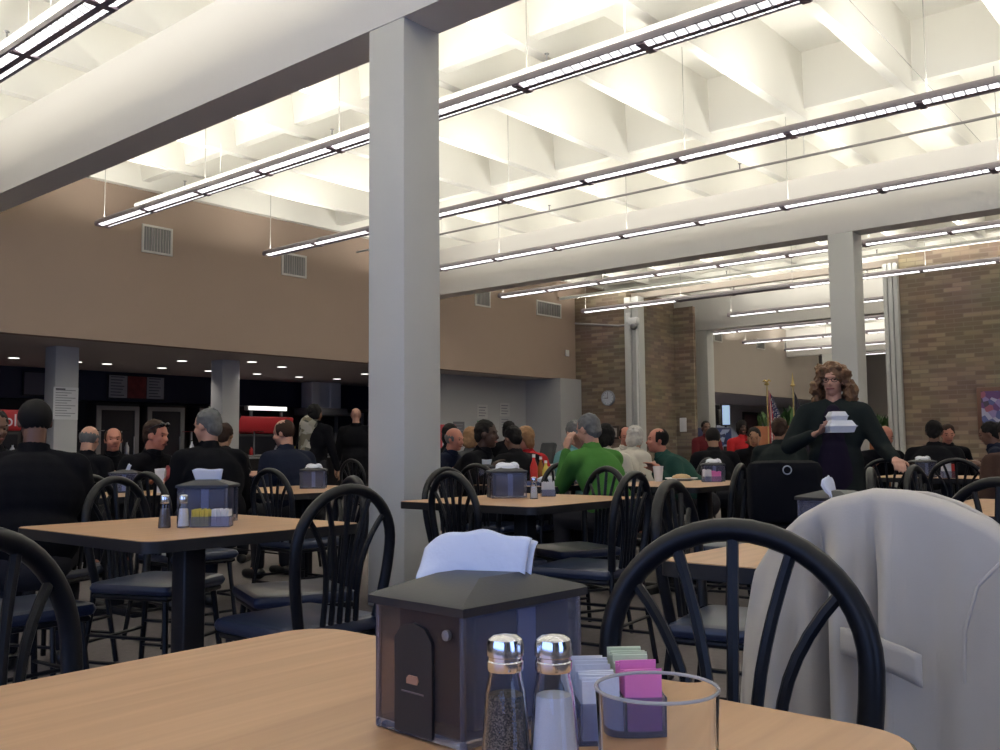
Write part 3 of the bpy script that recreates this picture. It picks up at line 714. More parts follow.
# ---- shakers
def shaker(loc, fill, label, s=1.0, name='salt_shaker'):
    t = thing(name, label, 'shaker', loc, 0, 'glass shakers with chrome caps'); t.scale = (s, s, s)
    seg = 10
    MB().lathe([(.021, 0), (.0225, .003), (.0175, .070), (.0145, .084), (.0145, .094), (.0125, .094), (.0125, .084), (.0155, .069), (.0205, .006), (.001, .005)], 20).build('glass_body', M_glass, t, angle=60)
    MB().lathe([(.001, .006), (.0198, .0065), (.0155, .066), (.0150, .068), (.001, .069)], 20).build('contents', fill, t)
    MB().lathe([(.0155, .088), (.0160, .090), (.0160, .096), (.0150, .097), (.0150, .100), (.0163, .101), (.0163, .110), (.0150, .1145), (.0100, .118), (.001, .119)], 24).build('cap', M_chrome, t, angle=30)
    return t
shaker((-.528, .627, NZ), M_pepper, 'pepper shaker on the nearest table', name='pepper_shaker')
shaker((-.494, .651, NZ), M_salt, 'salt shaker next to the pepper on the nearest table')
shaker((-3.12, 1.80, NZ), M_pepper, 'pepper shaker on the left table', name='pepper_shaker')
shaker((-3.07, 1.845, NZ), M_salt, 'salt shaker on the left table')
q = atz(534, 499, .75); shaker((q.x, q.y, NZ), M_salt, 'salt shaker beside the dispenser on the middle table')

# ---- sweetener caddy
def caddy(loc, rz, label, cols, W=.045, D=.035, H=.062):
    t = thing('sweetener_caddy', label, 'caddy', loc, rz)
    b = MB().box(-W, W, -D, D, 0, .004)
    for x0, x1, y0, y1 in ((-W, W, -D, -D+.002), (-W, W, D-.002, D), (-W, -W+.002, -D, D), (W-.002, W, -D, D), (-W, W, -.001, .001)): b.box(x0, x1, y0, y1, 0, H*.62)
    b.build('holder', M_clearp, t)
    for (x0, x1, y0, y1, m, h) in cols:
        n = max(3, int((x1-x0)*W/.004)); o = MB()
        for i in range(n):
            a = (x0+(x1-x0)*(i+.5)/n)*W; hh = h*H*random.uniform(.93, 1.06); tl = random.uniform(-.002, .002)
            o.add([(a-.0016, y0*D, .004), (a+.0016, y0*D, .004), (a+.0016, y1*D, .004), (a-.0016, y1*D, .004), (a-.001+tl, y0*D, hh), (a+.001+tl, y0*D, hh), (a+.001+tl, y1*D, hh+random.uniform(-.002, .002)), (a-.001+tl, y1*D, hh)],
                  [(3, 2, 1, 0), (4, 5, 6, 7), (0, 1, 5, 4), (1, 2, 6, 5), (2, 3, 7, 6), (3, 0, 4, 7)])
        o.build('packets', m, t)
    return t
caddy((-.527, .792, NZ), R(-46), 'caddy packed with white, pale green and pink sweetener packets', [(-.92, .0, -.9, -.06, M_paper2, 1.0), (.06, .94, -.9, -.06, M_paper2, .95), (-.92, -.05, .06, .9, M_green, 1.08), (.0, .94, .06, .9, M_pink, 1.1)], W=.050, D=.042, H=.062)
caddy((-3.02, 1.93, NZ), R(45), 'caddy with yellow and white packets on the left table', [(-.94, -.1, -.9, .9, M_yel, 1.0), (.05, .94, -.9, .9, M_paper, 1.0)], W=.07, D=.035)
q = atz(533, 497, .75); caddy((q.x+.03, q.y+.1, NZ), R(45), 'caddy with white packets beside the middle table dispenser', [(-.9, .9, -.9, .9, M_paper, 1.3)], W=.04, D=.03)
q = atz(712, 482, .75); caddy((q.x, q.y, NZ), R(45), 'caddy with pink packets on the table behind', [(-.9, -.15, -.9, .9, M_paper, 1.3), (-.1, .9, -.9, .9, M_pink, 1.15)], W=.07, D=.035, H=.07)
q = atz(949, 478, .75); caddy((q.x, q.y, NZ), R(35), 'caddy with white and red packets on the far right table', [(-.9, .2, -.9, .9, M_paper, 1.4), (.25, .9, -.9, .9, M_red, 1.2)], W=.055, D=.035, H=.09)

# ---- drinking glass
t = thing('drinking_glass', 'empty clear glass tumbler at the bottom edge of the nearest table', 'glass', (-.329, .546, NZ))
MB().lathe([(.034, 0), (.036, .004), (.0405, .119), (.0402, .1205), (.0393, .1205), (.0391, .119), (.0347, .007), (.001, .006)], 48).build('tumbler', mat('tumbler_glass', (.98, .985, 1), .0, trans=1, ior=1.14, spec=1.0), t, angle=70)
MB().tube([(.0402*cos(i*pi/24), .0402*sin(i*pi/24), .1205) for i in range(49)], .0012, 8).build('rim_highlight', mat('rim_highlight_glass', (.7, .7, .74), .08, trans=.6, ior=1.5), t)  # pale ring laid on the lip, its colour painting the bright highlight

# ---- table clutter of the far diners
def bottle(px, py, z, m, h, r, lab, nm='sauce_bottle'):
    q = atz(px, py, z); t = thing(nm, lab, 'bottle', (q.x, q.y, NZ), 0, 'bottles on the green sweater table')
    MB().lathe([(r, 0), (r, h*.55), (r*.4, h*.78), (r*.35, h*.9), (.001, h*.91)], 12).build('bottle', m, t)
    MB().lathe([(r*.42, h*.88), (r*.42, h), (.001, h)], 10).build('cap', M_paper, t)
bottle(534, 481.5, .75, M_red, .22, .032, 'red ketchup bottle on the green sweater table')
bottle(541, 481, .75, mat('amber', (.25, .10, .02), .2), .20, .028, 'amber sauce bottle beside the ketchup')
bottle(546, 482, .75, M_yel, .17, .028, 'yellow mustard bottle right of the amber bottle')
bottle(552, 481.3, .75, M_steel, .14, .025, 'short silver topped bottle at the end of the bottles')
q = V((-4.18, 5.48, .75))
t = thing('food_tray', 'dark blue food tray with crumpled napkins before the green sweater man', 'tray', (q.x, q.y, NZ), R(30))
MB().box(-.2, .2, -.14, .14, 0, .008).box(-.2, .2, -.14, -.13, .008, .022).box(-.2, .2, .13, .14, .008, .022).box(-.2, -.19, -.13, .13, .008, .022).box(.19, .2, -.13, .13, .008, .022).build('tray', mat('tray_blue', (.03, .05, .13), .4), t)
tag(MB().ell((q.x, q.y, NZ+.035), (.10, .07, .032), 9, 5).build('crumpled_napkin', M_paper), 'crumpled white napkin on the dark blue food tray', 'napkin')
q = V((-5.72, 3.28, .75))
t = thing('paper_cup', 'white paper cup on the smiling man\'s table', 'cup', (q.x, q.y, NZ))
MB().lathe([(.035, 0), (.05, .15), (.047, .15), (.033, .005), (.001, .005)], 18).build('cup', M_foam, t); MB().lathe([(.051, .148), (.051, .156), (.001, .16)], 18).build('lid', M_paper, t)
for (px, py, lab) in [((-5.15, 7.95), 0, 'white plate piled with food before the white-shirted diners'), ((-3.72, 6.62), 0, 'white plate with food before the balding man')]:
    q = V((px[0], px[1], .75)); t = thing('food_plate', lab, 'plate', (q.x, q.y, NZ))
    MB().lathe([(.07, 0), (.13, .02), (.128, .023), (.07, .006), (.001, .006)], 20).build('plate', M_foam, t)
    MB().ell((0, 0, .025), (.08, .07, .03), 10, 6).build('food', mat('food', (.45, .30, .16), .7, noise=.4, nscale=60), t)
for (px, py, lab) in [((-5.4, 7.92), 0, 'white foam cup by the white-shirted diners'), ((-3.80, 6.40), 0, 'foam cup by the balding man')]:
    q = V((px[0], px[1], .75)); t = thing('foam_cup', lab, 'cup', (q.x, q.y, NZ)); MB().lathe([(.03, 0), (.042, .12), (.039, .12), (.028, .004), (.001, .004)], 16).build('cup', M_foam, t)

# ---- cream coat over chair J
def coat():
    t = thing('draped_coat', 'cream wool coat draped over the black chair at right', 'coat', (-.555, 1.66, 0))
    prof = [(-1, .55), (-.93, .72), (-.85, .815), (-.70, .87), (-.5, .915), (-.28, .945), (0, .962), (.22, .960), (.42, .944), (.62, .915), (.82, .865), (.95, .79), (1, .7)]
    def topz(a):
        for i in range(len(prof)-1):
            if a <= prof[i+1][0]:
                u = (a-prof[i][0])/(prof[i+1][0]-prof[i][0]); return prof[i][1]*(1-u)+prof[i+1][1]*u
        return prof[-1][1]
    def fold(a, d):
        g = min(d/.18, 1)
        return g*(.012*sin(a*8+1.0)+.007*sin(a*15+.4)+.004*sin(a*27+d*4)) - .072*math.exp(-((a+.36-.1*d)/.05)**2)*g + .044*math.exp(-((a+.20-.05*d)/.07)**2)*g - .055*math.exp(-((a-.03)/.045)**2)*g + .022*math.exp(-((a-.14)/.05)**2)*g + .022*math.exp(-((a+.62)/.09)**2)*g - .03*math.exp(-((a-.80+.2*d)/.06)**2)*g
    def fn(u, v):      # v .. 0 hangs behind (towards the far table), .35 the crest, 1 the hem in front
        a = -1+2*u; x = a*.245 if a < .1 else a*.245+max(0, a-.1)**1.5*.07
        tz = topz(a)-.014
        if v < .3:
            d = (.3-v)/.3*.30; y = .035+.012*sin(a*8); z = tz-.012-d
        elif v < .42:
            w = (v-.3)/.12*pi; y = .035*cos(w)-.004; z = tz-.012+.014*sin(w)
        else:
            d = (v-.42)/.58*.62; y = -.039-d*.05-abs(a)*0.0+fold(a, d)*-1; z = tz-.012-d; x *= 1+.10*d
        return (x, y, z)
    MB().grid(fn, 90, 60).build('coat_body', M_coat, t, solid=.007, angle=80)
    # the sleeve hanging on the right, set in with a curved seam
    sl = MB()
    def sf(u, v):
        ang = u*2*pi; cx = .31+.05*v; cz = .86-.46*v; r = .062+.022*v+.004*sin(ang*3+v*9)
        w = 1.0 if v > .12 else (.35+v/.12*.65)
        return (cx+r*w*cos(ang)*1.15, -.05-.02*v+r*w*.62*sin(ang)+.004*sin(v*22), cz+.03*cos(ang)*(1-v))
    sl.grid(sf, 24, 20); sl.build('sleeve', M_coat, t, solid=.005, angle=80)
    sm = [(.15, -.078, .66), (.155, -.080, .74), (.175, -.078, .81), (.215, -.07, .855), (.26, -.055, .872)]
    MB().tube(sm, .0032, 6).build('seam', M_coat, t)
    MB().tube([fn(.58, .43+i*.57/14) for i in range(15)], .0035, 6).build('seam', M_coat, t)
    # belt tab
    def tb(u, v): return (-.03+.125*u, -.100-.008*sin(u*3), .728-.030*u-.050*v*(.85+.15*u)+.006*sin(u*3))
    MB().grid(tb, 12, 5).build('belt_tab', M_coat, t, solid=.009, angle=80)
    MB().tube([tb(i/10, .12) for i in range(11)], .002, 5).tube([tb(i/10, .88) for i in range(11)], .002, 5).build('tab_stitching', M_coat, t)
    def cl(u, v):
        a = -.1+u*.75; return (a*.245+.02, .06+.03*v, topz(a)-.016-.10*v+.012*sin(v*3))
    MB().grid(cl, 16, 6).build('collar', M_coat, t, solid=.01, angle=80)
coat()

# ---- black jacket over chair O, with ring bag
def black_jacket():
    t = thing('draped_jacket', 'black jacket draped over the chair beside the woman', 'jacket', (-2.14, 4.98, -.03), R(95))
    b = MB()
    b.cap((-.17, 0, .88), (.17, 0, .90), .055, .055).cap((-.19, -.03, .84), (-.22, -.06, .5), .06, .07).cap((.19, -.03, .85), (.23, -.06, .5), .06, .07).ell((0, -.03, .72), (.20, .07, .22)).ell((0, -.05, .55), (.21, .07, .18))
    remesh(b, 'jacket_body', mat('black_cloth', (.006, .006, .008), .95, bump=.4, bscale=60, spec=.1), .012, 3, t)
black_jacket()
q = atd(785, 466, 4.35)
t = thing('hanging_bag', 'black bag with a silver ring near the woman with boxes', 'handbag', (q.x, q.y, 0), R(35))
MB().box(-.17, .17, -.04, .09, .66, .955, bev=.04).build('bag_body', mat('bag_cloth', (.006, .006, .008), .9, spec=.1), t)
MB().box(-.16, .16, -.03, .08, 0, .66, bev=.03).build('hanging_panel', mat('bag_cloth', (.006, .006, .008), .9, spec=.1), t)
MB().tube([(.019*cos(a), -.045, .915+.019*sin(a)-.003) for a in [i*2*pi/16 for i in range(17)]], .0028, 6).build('ring', M_steel, t)

# ================================================================== FAR AREA ITEMS
def flag(px, D, ztop, kind, label):
    q = atd(px, 420, D); t = thing('flag', label, 'flag', (q.x, q.y, 0))
    MB().tube([(0, 0, .0), (0, 0, ztop-.05)], .009, 8).build('pole', mat('flag_pole', (.45, .33, .12), .4, metal=.5), t)
    MB().lathe([(.16, 0), (.16, .03), (.03, .07), (.001, .08)], 18).build('base', mat('flag_base', (.3, .22, .1), .4), t)
    f = MB().lathe([(.001, 0), (.03, .01), (.035, .03), (.001, .06)], 12, c=(0, 0, ztop-.06))
    if kind == 'us': f.tube([(-.06, 0, ztop+.0), (-.03, 0, ztop+.02), (0, 0, ztop-.01), (.03, 0, ztop+.02), (.06, 0, ztop)], [.006, .014, .016, .014, .006], 7)
    else: f.tube([(0, 0, ztop-.02), (0, 0, ztop+.14)], [.022, .002], 8)
    f.build('finial', mat('gold', (.5, .38, .15), .35, metal=.8), t)
    H = 1.15; z0 = ztop-.12
    ax, ay = .76, .65
    def fn(u, v):
        w = .012+.27*(.35+.65*min(v*2.2, 1))*u; d = .035*sin(u*16)*(.3+v)*.55
        return (w*ax-d*ay+.01, w*ay+d*ax, z0-v*H-.20*u*(1-v*.25))
    if kind == 'us':
        canton = MB(); st = {0: MB(), 1: MB()}
        nu, nv = 24, 26
        # stripes run down the hanging cloth; canton covers the upper hoist corner
        P = lambda i, j: V(fn(i/nu, j/nv))
        for i in range(nu):
            for j in range(nv):
                vs = [P(i, j), P(i+1, j), P(i+1, j+1), P(i, j+1)]
                if i >= 6 and j < 14: canton.add(vs, [(0, 1, 2, 3)])
                else: st[(i//2) % 2].add(vs, [(0, 1, 2, 3)])
        canton.build('canton', mat('flag_blue', (.02, .025, .10), .8), t, solid=.004, angle=80)
        st[0].build('red_stripes', mat('flag_red', (.35, .03, .04), .8), t, solid=.004, angle=80)
        st[1].build('white_stripes', mat('flag_white', (.55, .5, .48), .8), t, solid=.004, angle=80)
        s = MB()
        for i in range(7, 24, 2):
            for j in range(1, 14, 2):
                q = P(i+.0, j+(i//2 % 2)*.8); s.box(q.x-.004, q.x+.004, q.y-.02, q.y+.004, q.z-.007, q.z+.007)
        s.build('stars', mat('flag_white', (.55, .5, .48), .8), t)
    else:
        MB().grid(lambda u, v: (fn(u, v)[0]*.8, fn(u, v)[1]*.8, fn(u, v)[2]), 16, 12).build('cloth', mat('flag_dark', (.02, .018, .03), .8), t, solid=.004, angle=80)
flag(768, 12.8, 1.90, 'us', 'United States flag hanging on a gold pole with eagle finial')
flag(794, 12.8, 1.88, 'dark', 'dark furled flag on a pole right of the United States flag')
def planter(px, D, label, w=.5):
    q = atd(px, 440, D); t = thing('planter_box', label, 'planter', (q.x, q.y, 0), R(0)); zt = q.z+.22
    MB().box(-w, w, -.2, .2, 0, zt, bev=.01).build('box', M_planter, t)
    l = MB()
    for i in range(130):
        a = random.uniform(-w*.95, w*.95); b = random.uniform(-.2, .2); h = random.uniform(.08, .34)*(1.1-abs(a)/w*.5); d = random.uniform(0, 6.28); e = h*.5
        l.add([(a, b, zt-.03), (a+.03*cos(d+1.5)+e*.5*cos(d), b+.03*sin(d+1.5)+e*.5*sin(d), zt+h*.7), (a+e*cos(d), b+e*sin(d), zt+h), (a-.03*cos(d+1.5)+e*.5*cos(d), b-.03*sin(d+1.5)+e*.5*sin(d), zt+h*.7)], [(0, 1, 2, 3)])
    tag(l.build('foliage', M_leaf, t), kind='stuff')
planter(792, 14.5, 'orange wood planter with green plants behind the dark flag', .55)
planter(880, 19.5, 'orange wood planter with plants seen between column and brick', .7)
# wall screens
t = thing('wall_display', 'bright narrow blue-white screen glowing in the far recess', 'screen', atd(726, 415, 24), R(50))
MB().box(-.13, .13, 0, .08, -.28, .28, bev=.01).build('case', M_edge, t); MB().tube([(0, .04, -t.location.z), (0, .04, -.2)], .03).build('stand', M_edge, t); MB().box(-.10, .10, -.01, 0, -.25, .25).build('screen', M_scr, t)
t = thing('dark_monitor', 'dark wall mounted monitor left of the glowing screen', 'monitor', atd(716, 415, 24.5), R(50))
MB().box(-.18, .14, 0, .1, -.27, .27, bev=.01).build('case', M_edge, t); MB().tube([(0, .05, -t.location.z), (0, .05, -.2)], .03).build('stand', M_edge, t); MB().box(-.15, .11, -.006, 0, -.24, .24).build('screen', mat('dark_glass', (.02, .02, .025), .1), t)
q = atd(714, 432, 22)
t = thing('vending_machine', 'blue vending machine with white bottle graphics behind the far diners', 'vending machine', (q.x, q.y, 0), R(50))
MB().box(-.45, .45, 0, .7, 0, 1.45, bev=.03).build('cabinet', mat('vending_blue', (.015, .03, .10), .4), t)
MB().box(-.40, .40, -.012, 0, .35, 1.40).build('front_panel', pattern_mat('vending_print', [(.02, .04, .15), (.02, .03, .10), (.03, .06, .22), (.35, .42, .6), (.02, .03, .10)], 9, .4), t)
MB().box(.22, .34, -.03, -.012, .7, 1.0).build('keypad', M_edge, t)
t = thing('wall_poster', 'dark framed poster on the far recess wall left of the flag', 'poster', (-15.96, 34.0, 1.75))
MB().box(-.03, .03, -.75, .75, -.55, .55, bev=.01).build('frame', M_edge, t); MB().box(.03, .035, -.65, .65, -.45, .45).build('print', mat('dark_print', (.06, .03, .04), .6, noise=.5), t)
# fire extinguisher-red thing on wall by the column
q = atz(445, 448, 1.03) if False else atd(444, 440, 12.5)
t = thing('standing_sign', 'red and white standing sign just right of the tall column', 'sign', (q.x, q.y, 0), R(45))
MB().box(-.09, .16, -.02, .02, .35, 1.34, bev=.006).build('board', mat('sign_red', (.45, .06, .07), .6), t)
MB().box(-.02, .09, -.024, -.02, .5, 1.28).build('white_stripe', M_paper, t)
MB().box(-.12, .19, -.14, .14, 0, .03).tube([(.03, 0, .03), (.03, 0, .36)], .02).build('stand', M_edge, t)
# office chair by the recess
q = atd(547, 450, 11.6)
t = thing('office_chair', 'empty charcoal chair with tilted back left of the green sweater', 'chair', (q.x, q.y, 0), R(-20))
Mt = Matrix.Translation((0, 0, .93)) @ Matrix.Rotation(R(-14), 4, 'X')
MB().box(-.16, .16, -.025, .025, -.15, .15, M=Mt, bev=.025).build('backrest', mat('charcoal', (.04, .045, .05), .7), t)
MB().box(-.18, .18, -.40, .0, .45, .50, bev=.025).build('seat', mat('charcoal', (.04, .045, .05), .7), t)
for sx in (-1, 1):
    MB().tube([(sx*.15, -.37, .45), (sx*.17, -.40, 0)], .013).build('leg', M_edge, t); MB().tube([(sx*.15, .03, .85), (sx*.15, -.02, .5), (sx*.17, .06, 0)], .013).build('leg', M_edge, t)

# ================================================================== PEOPLE
SK = {'light': mat('skin_light', (.42, .22, .16), .55, noise=.06), 'red': mat('skin_ruddy', (.40, .16, .11), .55, noise=.06), 'tan': mat('skin_tan', (.28, .15, .09), .55), 'dark': mat('skin_dark', (.055, .028, .02), .5), 'brown': mat('skin_brown', (.13, .065, .045), .5)}
HC = {'black': mat('hair_black', (.009, .008, .008), .75, spec=.2), 'grey': mat('hair_grey', (.11, .11, .11), .8, noise=.3, nscale=60), 'white': mat('hair_white', (.48, .46, .43), .8), 'brown': mat('hair_brown', (.035, .02, .014), .75, spec=.2), 'blond': mat('hair_blond', (.24, .13, .06), .7, noise=.3, nscale=30), 'auburn': mat('hair_auburn', (.15, .075, .035), .6, noise=.5, nscale=45, bump=.8, bscale=120)}
def cloth(name, c): return mat('cloth_'+name, c, .95, noise=.08, nscale=10, bump=.3, bscale=40, spec=.12)
M_trou = cloth('trousers', (.02, .02, .025)); M_shoe = mat('shoe_black', (.012, .012, .012), .4)
M_eye = mat('eye_dark', (.03, .02, .02), .2); M_lip = mat('lips', (.22, .06, .05), .5)
def ik(a, b, l1, l2, pole):
    d = b-a; L = min(d.length, (l1+l2)*.985); d = d.normalized(); x = (l1*l1-l2*l2+L*L)/(2*L); h = sqrt(max(l1*l1-x*x, 1e-6))
    p = V(pole); p = (p-p.dot(d)*d).normalized(); return a+d*x+p*h, a+d*L
def hand(mb, w, fdir, palm_n, side, curl=.5, s=1.0):
    # palm and five separate fingers; fdir = finger direction, palm_n = palm normal, side = direction of the thumb
    f = fdir.normalized(); n = (palm_n-palm_n.dot(f)*f).normalized(); t = f.cross(n)*side
    for k in range(4): mb.cap(w, w+f*.085*s+t*(.030-.020*k)*s, .019*s, .013*s, 8)
    for k, ln in enumerate((.072, .080, .075, .058)):
        b = w+f*.085*s+t*(.031-.0205*k)*s; m = b+(f*cos(curl*.7)+n*sin(curl*.7))*ln*.55*s; e = m+(f*cos(curl*1.6)+n*sin(curl*1.6))*ln*.5*s
        mb.cap(b, m, .0092*s, .0085*s, 7); mb.cap(m, e, .0085*s, .0072*s, 7)
    b = w+f*.028*s+t*.024*s; m = b+(t*.75+f*.65+n*.25).normalized()*.045*s; e = m+(f*.9+t*.2+n*.5).normalized()*.032*s
    mb.cap(b, m, .0125*s, .0105*s, 7); mb.cap(m, e, .010*s, .0085*s, 7)
def person(label, pos, face, stand=False, top='black', skin='light', hair='brown', style='short', girth=1.0, lean=None, hands=None, head=(0, 0), vox=None, trousers=M_trou, side_lean=0, extras=None, sway=0, collar=True):
    """pos = head-top point in the room; face = degrees off looking at the camera (90 = towards the picture's right)"""
    D = pos.length; tc = V((-pos.x, -pos.y, 0)).normalized(); rt = V((_X.x, _Y.x, 0)).normalized()
    rt = V((-tc.y, tc.x, 0)) if V((-tc.y, tc.x, 0)).dot(rt) > 0 else V((tc.y, -tc.x, 0))
    fd = tc*cos(R(face))+rt*sin(R(face)); rz = math.atan2(-fd.x, fd.y)
    hz = .53 if not stand else None; s = 1.0
    if stand: s = pos.z/1.70; hz = .90*s; th = R(lean or 2)
    else:
        if lean is None: c = max(min((pos.z-.53)/.79, 1.0), .72); th = math.acos(c)
        else: th = R(lean); s = (pos.z-.53)/(.79*cos(th))
    u = V((sin(R(side_lean)), sin(th), cos(th))).normalized()
    uh = V((0, sin(th*.5), cos(th*.5)))
    L = .53*s
    H = V((0, 0, hz)); N = H+u*L; HD = N+uh*.135*s; T = HD+uh*.125*s
    off = V((T.x, T.y, 0)); Q = Matrix.Rotation(rz, 3, 'Z'); base = V((pos.x, pos.y, 0))-Q @ off
    t = thing('person', label, 'person', base, rz)
    if vox is None: vox = max(.0075, min(.013, D*.0011))
    Rh = Matrix.Rotation(R(head[0]), 3, 'Z') @ Matrix.Rotation(-th*.5-R(head[1])*-1*-1, 3, 'X')
    R4 = Rh.to_4x4()*1.0; k = .90; hs = s*k
    hp = lambda x, y, z: HD+Rh @ (V((x, y, z))*s*k+V((0, 0, .012*s)))
    S = H+u*(.455*s); sw = .175*s*(.9+.1*girth)
    sh = {1: S+V((sw, 0, -.0)), -1: S+V((-sw, 0, 0))}
    if hands is None: hands = {1: (.16, .38, .80), -1: (-.16, .38, .80)} if not stand else {1: (.27, .10, .80*s), -1: (-.27, .10, .80*s)}
    body = MB()
    # head with skull, jaw, nose, ears, brow and chin
    body.ell(hp(0, -.012, .030), (.076*hs, .094*hs, .090*hs), 18, 12, R4)
    body.ell(hp(0, .022, -.030), (.060*hs, .070*hs, .082*hs), 16, 10, R4)
    body.ell(hp(0, .055, -.088), (.030*hs, .028*hs, .022*hs), 10, 6, R4)
    body.cap(hp(0, .082, .010), hp(0, .101, -.022), .009*hs, .013*hs, 8)
    body.ell(hp(0, .080, .030), (.045*hs, .012*hs, .010*hs), 10, 6, R4)
    for sx in (-1, 1):
        body.ell(hp(sx*.077, -.008, -.004), (.011*hs, .020*hs, .032*hs), 10, 6, R4)
        body.ell(hp(sx*.036, .064, -.022), (.022*hs, .018*hs, .022*hs), 8, 6, R4)
    body.cap(hp(0, -.02, -.05), N-u*.03, .050*s, .054*s, 12)
    body.cap(N-u*.10*s, H+u*.05, .06*s, .08*s, 12)
    body.cap(sh[-1], sh[1], .05*s, .05*s, 10)
    jk = MB()
    g = girth
    jk.ell(H+u*.33*s, (.175*s*g, .125*s*g, .21*s), 18, 10, Matrix.Rotation(-th, 4, 'X'))
    jk.ell(H+u*.12*s+V((0, .015, 0)), (.165*s*g, .14*s*g, .19*s), 18, 10, Matrix.Rotation(-th*.7, 4, 'X'))
    jk.cap(sh[-1]+V((.02, 0, .0)), sh[1]-V((.02, 0, .0)), .075*s, .075*s, 12)
    jk.cap(S+u*.01*s, N+u*(.012 if collar else -.03)*s, .105*s, (.066 if collar else .05)*s, 12)
    for sx in (-1, 1): jk.cap(N+V((sx*.02, 0, -.025*s)), sh[sx]+V((0, 0, .012*s)), .058*s, .062*s, 10)
    if stand: jk.cap(H+V((0, 0, .05)), H-V((0, 0, .12*s)), .165*s*g, .185*s*g, 16)
    legs = MB(); shoes = MB(); wr = {}
    for sx in (-1, 1):
        tgt = V(hands[sx][:3]) ; pole = (sx*.35, -.3, -.9) if len(hands[sx]) < 6 else hands[sx][3:6]
        el, w = ik(sh[sx], tgt, .29*s, .26*s, pole); wr[sx] = w
        body.cap(sh[sx], el, .042*s, .035*s); body.cap(el, w, .033*s, .024*s)
        jk.cap(sh[sx], el, .073*s*(.8+.2*g), .056*s, 12); jk.cap(el, w-(w-el)*.08, .056*s, .042*s, 12)
        fdir = (w-el).normalized(); pn = V((0, 0, -1)) if abs(fdir.z) < .8 else V((-sx, 0, 0))
        if len(hands[sx]) == 7: pn = V((0, .3, 1)); 
        hand(body, w, fdir, pn, -sx if True else sx, .55, s)
        if stand:
            hipj = H+V((sx*.09*s, 0, -.02)); kn = V((sx*.10*s, .03, .48*s)); an = V((sx*.11*s, -.02, .08))
        else: hipj = H+V((sx*.10*s, .0, .0)); kn = V((sx*.13*s, .42*s, .53)); an = V((sx*.13*s, .40*s, .09))
        body.cap(hipj, kn, .065*s, .045*s); body.cap(kn, an, .042*s, .03*s); body.cap(an, an+V((0, .12*s, -.045)), .03*s, .025*s)
        legs.cap(hipj, kn, .095*s, .070*s, 12); legs.cap(kn, an+V((0, 0, .02)), .068*s, .052*s, 12)
        sm_ = MB(); sm_.cap(V((an.x, an.y-.03, .05)), V((an.x, an.y+.17*s, .04)), .046*s, .036*s, 12); remesh(sm_, 'shoe', M_shoe, .010, 2, t)
    legs.cap(H+V((-.06, -.01, 0)), H+V((.06, -.01, 0)), .12*s, .12*s, 14)
    remesh(body, 'body', SK[skin], vox, 3, t)
    jko = remesh(jk, 'jacket' if not (extras and 'sweater' in extras) else 'sweater', top, .012, 4, t)
    remesh(legs, 'trousers', trousers, .014, 3, t)
    # collar
    cm = MB(); cc = N-u*.015*s
    A = Matrix.Rotation(-th, 4, 'X')
    if collar: cm.lathe([(.085*s, -.035), (.076*s, .015), (.070*s, .052), (.062*s, .052), (.060*s, -.03)], 18, M=Matrix.Translation(cc) @ A), cm.build('collar', top, jko, angle=70)
    # eyes and mouth when the face can be seen
    if abs(face+head[0]) < 125:
        for sx in (-1, 1):
            MB().ell(hp(sx*.031, .0745, .008), (.009*s, .006*s, .005*s), 10, 6, R4).build('eye', M_eye, t)
            MB().cap(hp(sx*.018, .083, .030), hp(sx*.046, .074, .032), .0038*s, .003*s, 6).build('eyebrow', HC[hair] if hair else HC['brown'], t)
        MB().cap(hp(-.024, .086, -.058), hp(.024, .086, -.058), .0055*s, .0055*s, 8).build('mouth', M_lip, t)
    # hair
    if hair:
        h = MB()
        if style == 'short':
            h.ell(hp(0, -.024, .040), (.084*hs, .096*hs, .092*hs), 18, 12, R4); h.ell(hp(0, -.060, -.010), (.070*hs, .055*hs, .075*hs), 14, 8, R4)
            for sx in (-1, 1): h.ell(hp(sx*.066, -.014, .022), (.018*hs, .035*hs, .038*hs), 10, 6, R4)
        elif style == 'balding':
            h.ell(hp(0, -.062, -.002), (.078*hs, .052*hs, .062*hs), 14, 10, R4)
            for sx in (-1, 1): h.ell(hp(sx*.068, -.022, .012), (.018*hs, .048*hs, .040*hs), 10, 6, R4)
        elif style == 'fringe':
            h.ell(hp(0, -.068, -.02), (.070*hs, .042*hs, .045*hs), 14, 10, R4)
        elif style == 'full':
            h.ell(hp(0, -.026, .042), (.096*hs, .106*hs, .104*hs), 18, 12, R4); h.ell(hp(0, -.058, -.03), (.088*hs, .062*hs, .105*hs), 14, 8, R4)
            for sx in (-1, 1): h.ell(hp(sx*.074, -.014, -.01), (.026*hs, .045*hs, .085*hs), 10, 8, R4)
        elif style == 'long':
            rnd = random.Random(3)
            h.ell(hp(0, -.030, .050), (.108*hs, .110*hs, .100*hs), 18, 12, R4)
            for i in range(90):
                a = rnd.uniform(-2.1, 2.1); z = rnd.uniform(-.19, .10); rr = .098+.042*max(0, min(1, (.08-z)/.12))
                if abs(a) < .95: pass
                x = rr*sin(pi+a)*-1; y = -rr*cos(a)*.9-.015
                if y > .035: continue
                h.ell(hp(x, y, z), (.034*hs, .034*hs, .040*hs), 8, 6, R4)
            for sx in (-1, 1):
                for z in (.07, .04, .01, -.02, -.05, -.08, -.11, -.14): h.ell(hp(sx*(.098+.010*sin(z*90)+(.018 if z < 0 else 0)), .015, z), (.022*hs, .028*hs, .030*hs), 8, 6, R4)
                h.ell(hp(sx*.050, .050, .098), (.036*hs, .022*hs, .016*hs), 10, 6, R4)
